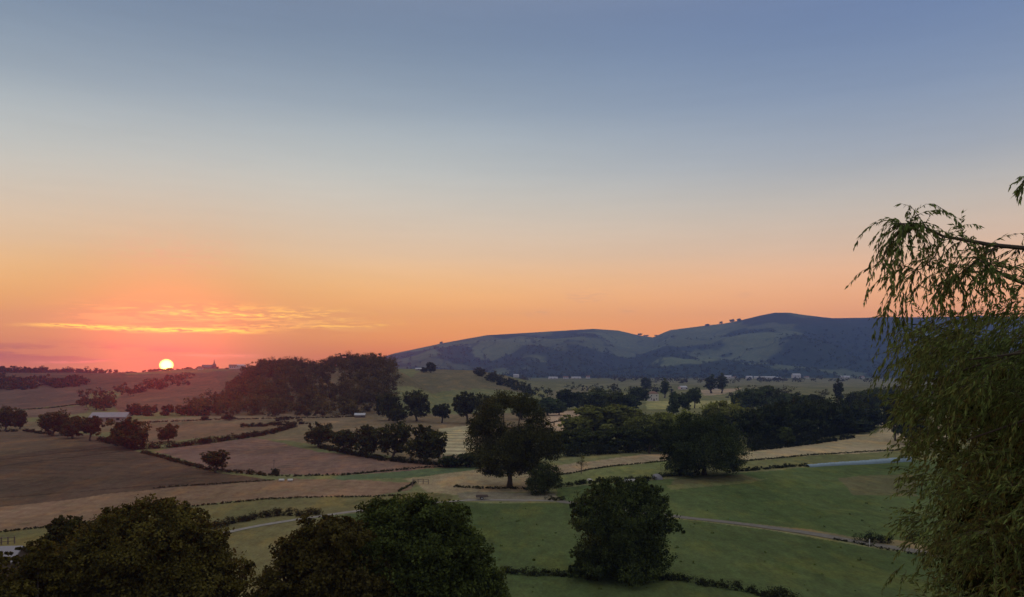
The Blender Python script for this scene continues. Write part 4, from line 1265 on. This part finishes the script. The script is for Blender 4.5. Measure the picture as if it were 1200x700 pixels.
RNG = 1.0
f = mth(nt, 'DIVIDE', mth(nt, 'ADD', el, .1), RNG)
pos = lambda py: (elp(py) + .1) / RNG
GROUND_SKY = (60, 50, 50)
left = ramp([(0, GROUND_SKY), (pos(440), (225, 92, 22)), (pos(425), (258, 116, 24)), (pos(400), (286, 176, 38)), (pos(370), (294, 200, 68)), (pos(335), (280, 214, 122)), (pos(300), (250, 213, 167)), (pos(250), (224, 212, 190)), (pos(200), (202, 206, 198)), (pos(130), (161, 176, 186)), (pos(0), (86, 112, 146)), (.72, (190, 190, 195)), (1, (228, 224, 222))])
right = ramp([(0, GROUND_SKY), (pos(440), (285, 148, 58)), (pos(425), (286, 164, 60)), (pos(400), (292, 176, 78)), (pos(370), (286, 193, 108)), (pos(335), (272, 204, 144)), (pos(300), (236, 202, 168)), (pos(250), (204, 198, 184)), (pos(200), (165, 174, 184)), (pos(130), (139, 157, 181)), (pos(0), (83, 112, 161)), (.72, (190, 190, 195)), (1, (228, 224, 222))])
backr = ramp([(0, GROUND_SKY), (.1, (132, 120, 126)), (.2, (146, 134, 140)), (.35, (152, 147, 156)), (.6, (188, 187, 190)), (1, (228, 224, 222))])
for r in (left, right, backr): nt.links.new(f, r.inputs[0])
daz = mth(nt, 'SUBTRACT', az, SUN_AZ)


def smooth(v, a, b):
    n = N(nt, 'ShaderNodeMapRange'); n.interpolation_type = 'SMOOTHSTEP'
    n.inputs['From Min'].default_value = a; n.inputs['From Max'].default_value = b
    nt.links.new(v, n.inputs['Value']); return n.outputs[0]


c = mixc(nt, smooth(daz, .12, .95), left.outputs[0], right.outputs[0])
c = mixc(nt, smooth(mth(nt, 'ABSOLUTE', daz), .95, 2.0), c, backr.outputs[0])
c = mixc(nt, 1.0, c, (2.0, 2.0, 2.0), 'MULTIPLY')
# warm glow round the sun, wider along the horizon
del_ = mth(nt, 'SUBTRACT', el, SUN_EL_DISC)
r2 = mth(nt, 'ADD', mth(nt, 'POWER', mth(nt, 'DIVIDE', mth(nt, 'ABSOLUTE', daz), .20), 2), mth(nt, 'POWER', mth(nt, 'DIVIDE', mth(nt, 'ABSOLUTE', del_), .030), 2))
glow = mth(nt, 'EXPONENT', mth(nt, 'MULTIPLY', r2, -1))
c = mixc(nt, mth(nt, 'MULTIPLY', glow, .45), c, lin((215, 84, 20)))
r5 = mth(nt, 'ADD', mth(nt, 'POWER', mth(nt, 'DIVIDE', mth(nt, 'ABSOLUTE', daz), .17), 2), mth(nt, 'POWER', mth(nt, 'DIVIDE', mth(nt, 'ABSOLUTE', del_), .13), 2))
c = mixc(nt, mth(nt, 'MULTIPLY', mth(nt, 'EXPONENT', mth(nt, 'MULTIPLY', r5, -1)), .7), c, (.2, .33, .05))
r3 = mth(nt, 'ADD', mth(nt, 'POWER', mth(nt, 'DIVIDE', mth(nt, 'ABSOLUTE', daz), .034), 2), mth(nt, 'POWER', mth(nt, 'DIVIDE', mth(nt, 'ABSOLUTE', del_), .020), 2))
c = mixc(nt, mth(nt, 'MULTIPLY', mth(nt, 'EXPONENT', mth(nt, 'MULTIPLY', r3, -1)), .5), c, lin((200, 90, 10)))

# thin clouds, in the sky's own azimuth and elevation
def cloud_noise(sa, se, seed, det=6, dist=.0):
    cb = N(nt, 'ShaderNodeCombineXYZ'); nt.links.new(mth(nt, 'MULTIPLY', az, sa), cb.inputs[0]); nt.links.new(mth(nt, 'MULTIPLY', el, se), cb.inputs[1]); cb.inputs[2].default_value = seed
    n = N(nt, 'ShaderNodeTexNoise'); n.inputs['Scale'].default_value = 1; n.inputs['Detail'].default_value = det; n.inputs['Distortion'].default_value = dist
    n.inputs['Roughness'].default_value = .62
    nt.links.new(cb.outputs[0], n.inputs['Vector']); return n.outputs[0]


def azp(px): return math.atan((px - CX) / F)


def band(py, px, hh, tilt=0.):
    """soft elevation band round a row, with a little tilt along the azimuth"""
    e0 = elp(py, px)
    v = mth(nt, 'SUBTRACT', el, mth(nt, 'ADD', mth(nt, 'MULTIPLY', mth(nt, 'SUBTRACT', az, azp(px)), tilt), e0))
    return mth(nt, 'EXPONENT', mth(nt, 'MULTIPLY', mth(nt, 'POWER', mth(nt, 'ABSOLUTE', mth(nt, 'DIVIDE', v, hh / F)), 2), -1))


def rangez(px0, px1, soft=30):
    a = smooth(az, azp(px0), azp(px0 + soft)); b = smooth(az, azp(px1), azp(px1 - soft))
    return mth(nt, 'MULTIPLY', a, b)


def mul(*a):
    r = a[0]
    for b in a[1:]: r = mth(nt, 'MULTIPLY', r, b)
    return r


n1 = cloud_noise(20, 210, 1.3, dist=.4); n2 = cloud_noise(55, 420, 4.1, 5, .3); n3 = cloud_noise(9, 90, 7.7)
wave = mth(nt, 'MULTIPLY', mth(nt, 'SUBTRACT', n3, .5), .012)
el0 = el
el = mth(nt, 'ADD', el, wave)
up_ = mul(band(372, 250, 12, -.01), rangez(10, 520, 160), smooth(n1, .46, .58))
upb = mul(band(367, 260, 6, -.005), rangez(110, 440, 120), smooth(n2, .47, .58), smooth(n1, .40, .52))
lo_ = mul(band(385.5, 170, 2.0, -.006), rangez(-10, 350, 110), smooth(n2, .38, .52))
lo2 = mul(band(382, 330, 3.0, .02), rangez(180, 500, 110), smooth(n2, .46, .58))
hz_ = mth(nt, 'MULTIPLY_ADD', mth(nt, 'ADD', n3, cloud_noise(3.5, 26, 2.2, 4)), .07, .93)
cc_ = N(nt, 'ShaderNodeCombineColor')
for i in range(3): nt.links.new(hz_, cc_.inputs[i])
c = mixc(nt, 1.0, c, cc_.outputs[0], 'MULTIPLY')
c = mixc(nt, mth(nt, 'MULTIPLY', up_, .8), c, lin((285, 212, 84)))
c = mixc(nt, mth(nt, 'MULTIPLY', upb, .95), c, lin((335, 268, 70)))
c = mixc(nt, mth(nt, 'MULTIPLY', lo2, .9), c, lin((315, 245, 70)))
c = mixc(nt, mth(nt, 'MULTIPLY', lo_, 1.0), c, lin((345, 285, 60)))
mau = mul(band(413, 60, 9, 0), rangez(-400, 330, 200), smooth(n3, .40, .55))
c = mixc(nt, mth(nt, 'MULTIPLY', mau, .7), c, lin((150, 70, 66)))
pk = mul(band(423.5, 80, 1.4, .012), rangez(20, 150, 50), smooth(n2, .3, .5))
c = mixc(nt, mth(nt, 'MULTIPLY', pk, .7), c, lin((250, 150, 116)))
pk2 = mul(band(418, 250, 1.5, .03), rangez(190, 320, 40), smooth(n2, .35, .5))
c = mixc(nt, mth(nt, 'MULTIPLY', pk2, .6), c, lin((252, 168, 120)))
for px, py, ww, hh in ((630, 366, 22, 4), (735, 364, 16, 3), (872, 346, 16, 3), (690, 347, 50, 8), (200, 300, 120, 20)):
    wp = mul(band(py, px, hh), rangez(px - ww, px + ww, ww * .8), smooth(n2, .42, .62))
    c = mixc(nt, mth(nt, 'MULTIPLY', wp, .35), c, lin((248, 180, 140)))
el = el0
# the disc itself
r4 = mth(nt, 'ADD', mth(nt, 'POWER', mth(nt, 'DIVIDE', mth(nt, 'ABSOLUTE', daz), 5.5 / F), 2), mth(nt, 'POWER', mth(nt, 'DIVIDE', mth(nt, 'ABSOLUTE', del_), 4.9 / F), 2))
disc = smooth(r4, 2.1, .3)
dcol = N(nt, 'ShaderNodeRGB'); dcol.outputs[0].default_value = (9, 6.8, 1.5, 1)
c = mixc(nt, disc, c, dcol.outputs[0])
bg = N(nt, 'ShaderNodeBackground'); bg.inputs['Strength'].default_value = 1.0
nt.links.new(c, bg.inputs[0])
sk = N(nt, 'ShaderNodeTexSky'); sk.sky_type = 'NISHITA'; sk.sun_disc = False
sk.sun_elevation = SUN_EL; sk.sun_rotation = SUN_AZ
bg2 = N(nt, 'ShaderNodeBackground'); bg2.inputs['Strength'].default_value = .0005
nt.links.new(sk.outputs[0], bg2.inputs[0])
ad = N(nt, 'ShaderNodeAddShader'); nt.links.new(bg.outputs[0], ad.inputs[0]); nt.links.new(bg2.outputs[0], ad.inputs[1])
nt.links.new(ad.outputs[0], out.inputs[0])

# ------------------------------------------------------------------ camera and render settings
cd = bpy.data.cameras.new('camera'); cam = bpy.data.objects.new('camera', cd); col.objects.link(cam)
cam.location = (0, 0, EYE); cam.rotation_euler = (R(90), 0, 0)
cd.sensor_width = 36; cd.lens = 36 * F / 1200; cd.shift_y = (HZ - 350) / 1200
cd.clip_start = .1; cd.clip_end = 20000
scene.camera = cam
vs = scene.view_settings
vs.view_transform = 'Standard'; vs.look = 'None'; vs.exposure = 0; vs.gamma = 1; vs.use_curve_mapping = False
cy = scene.cycles
cy.max_bounces = 5; cy.diffuse_bounces = 2; cy.glossy_bounces = 2; cy.transmission_bounces = 3; cy.volume_bounces = 1
cy.sample_clamp_indirect = 4; cy.use_denoising = True
cy.use_adaptive_sampling = True; cy.adaptive_threshold = .01
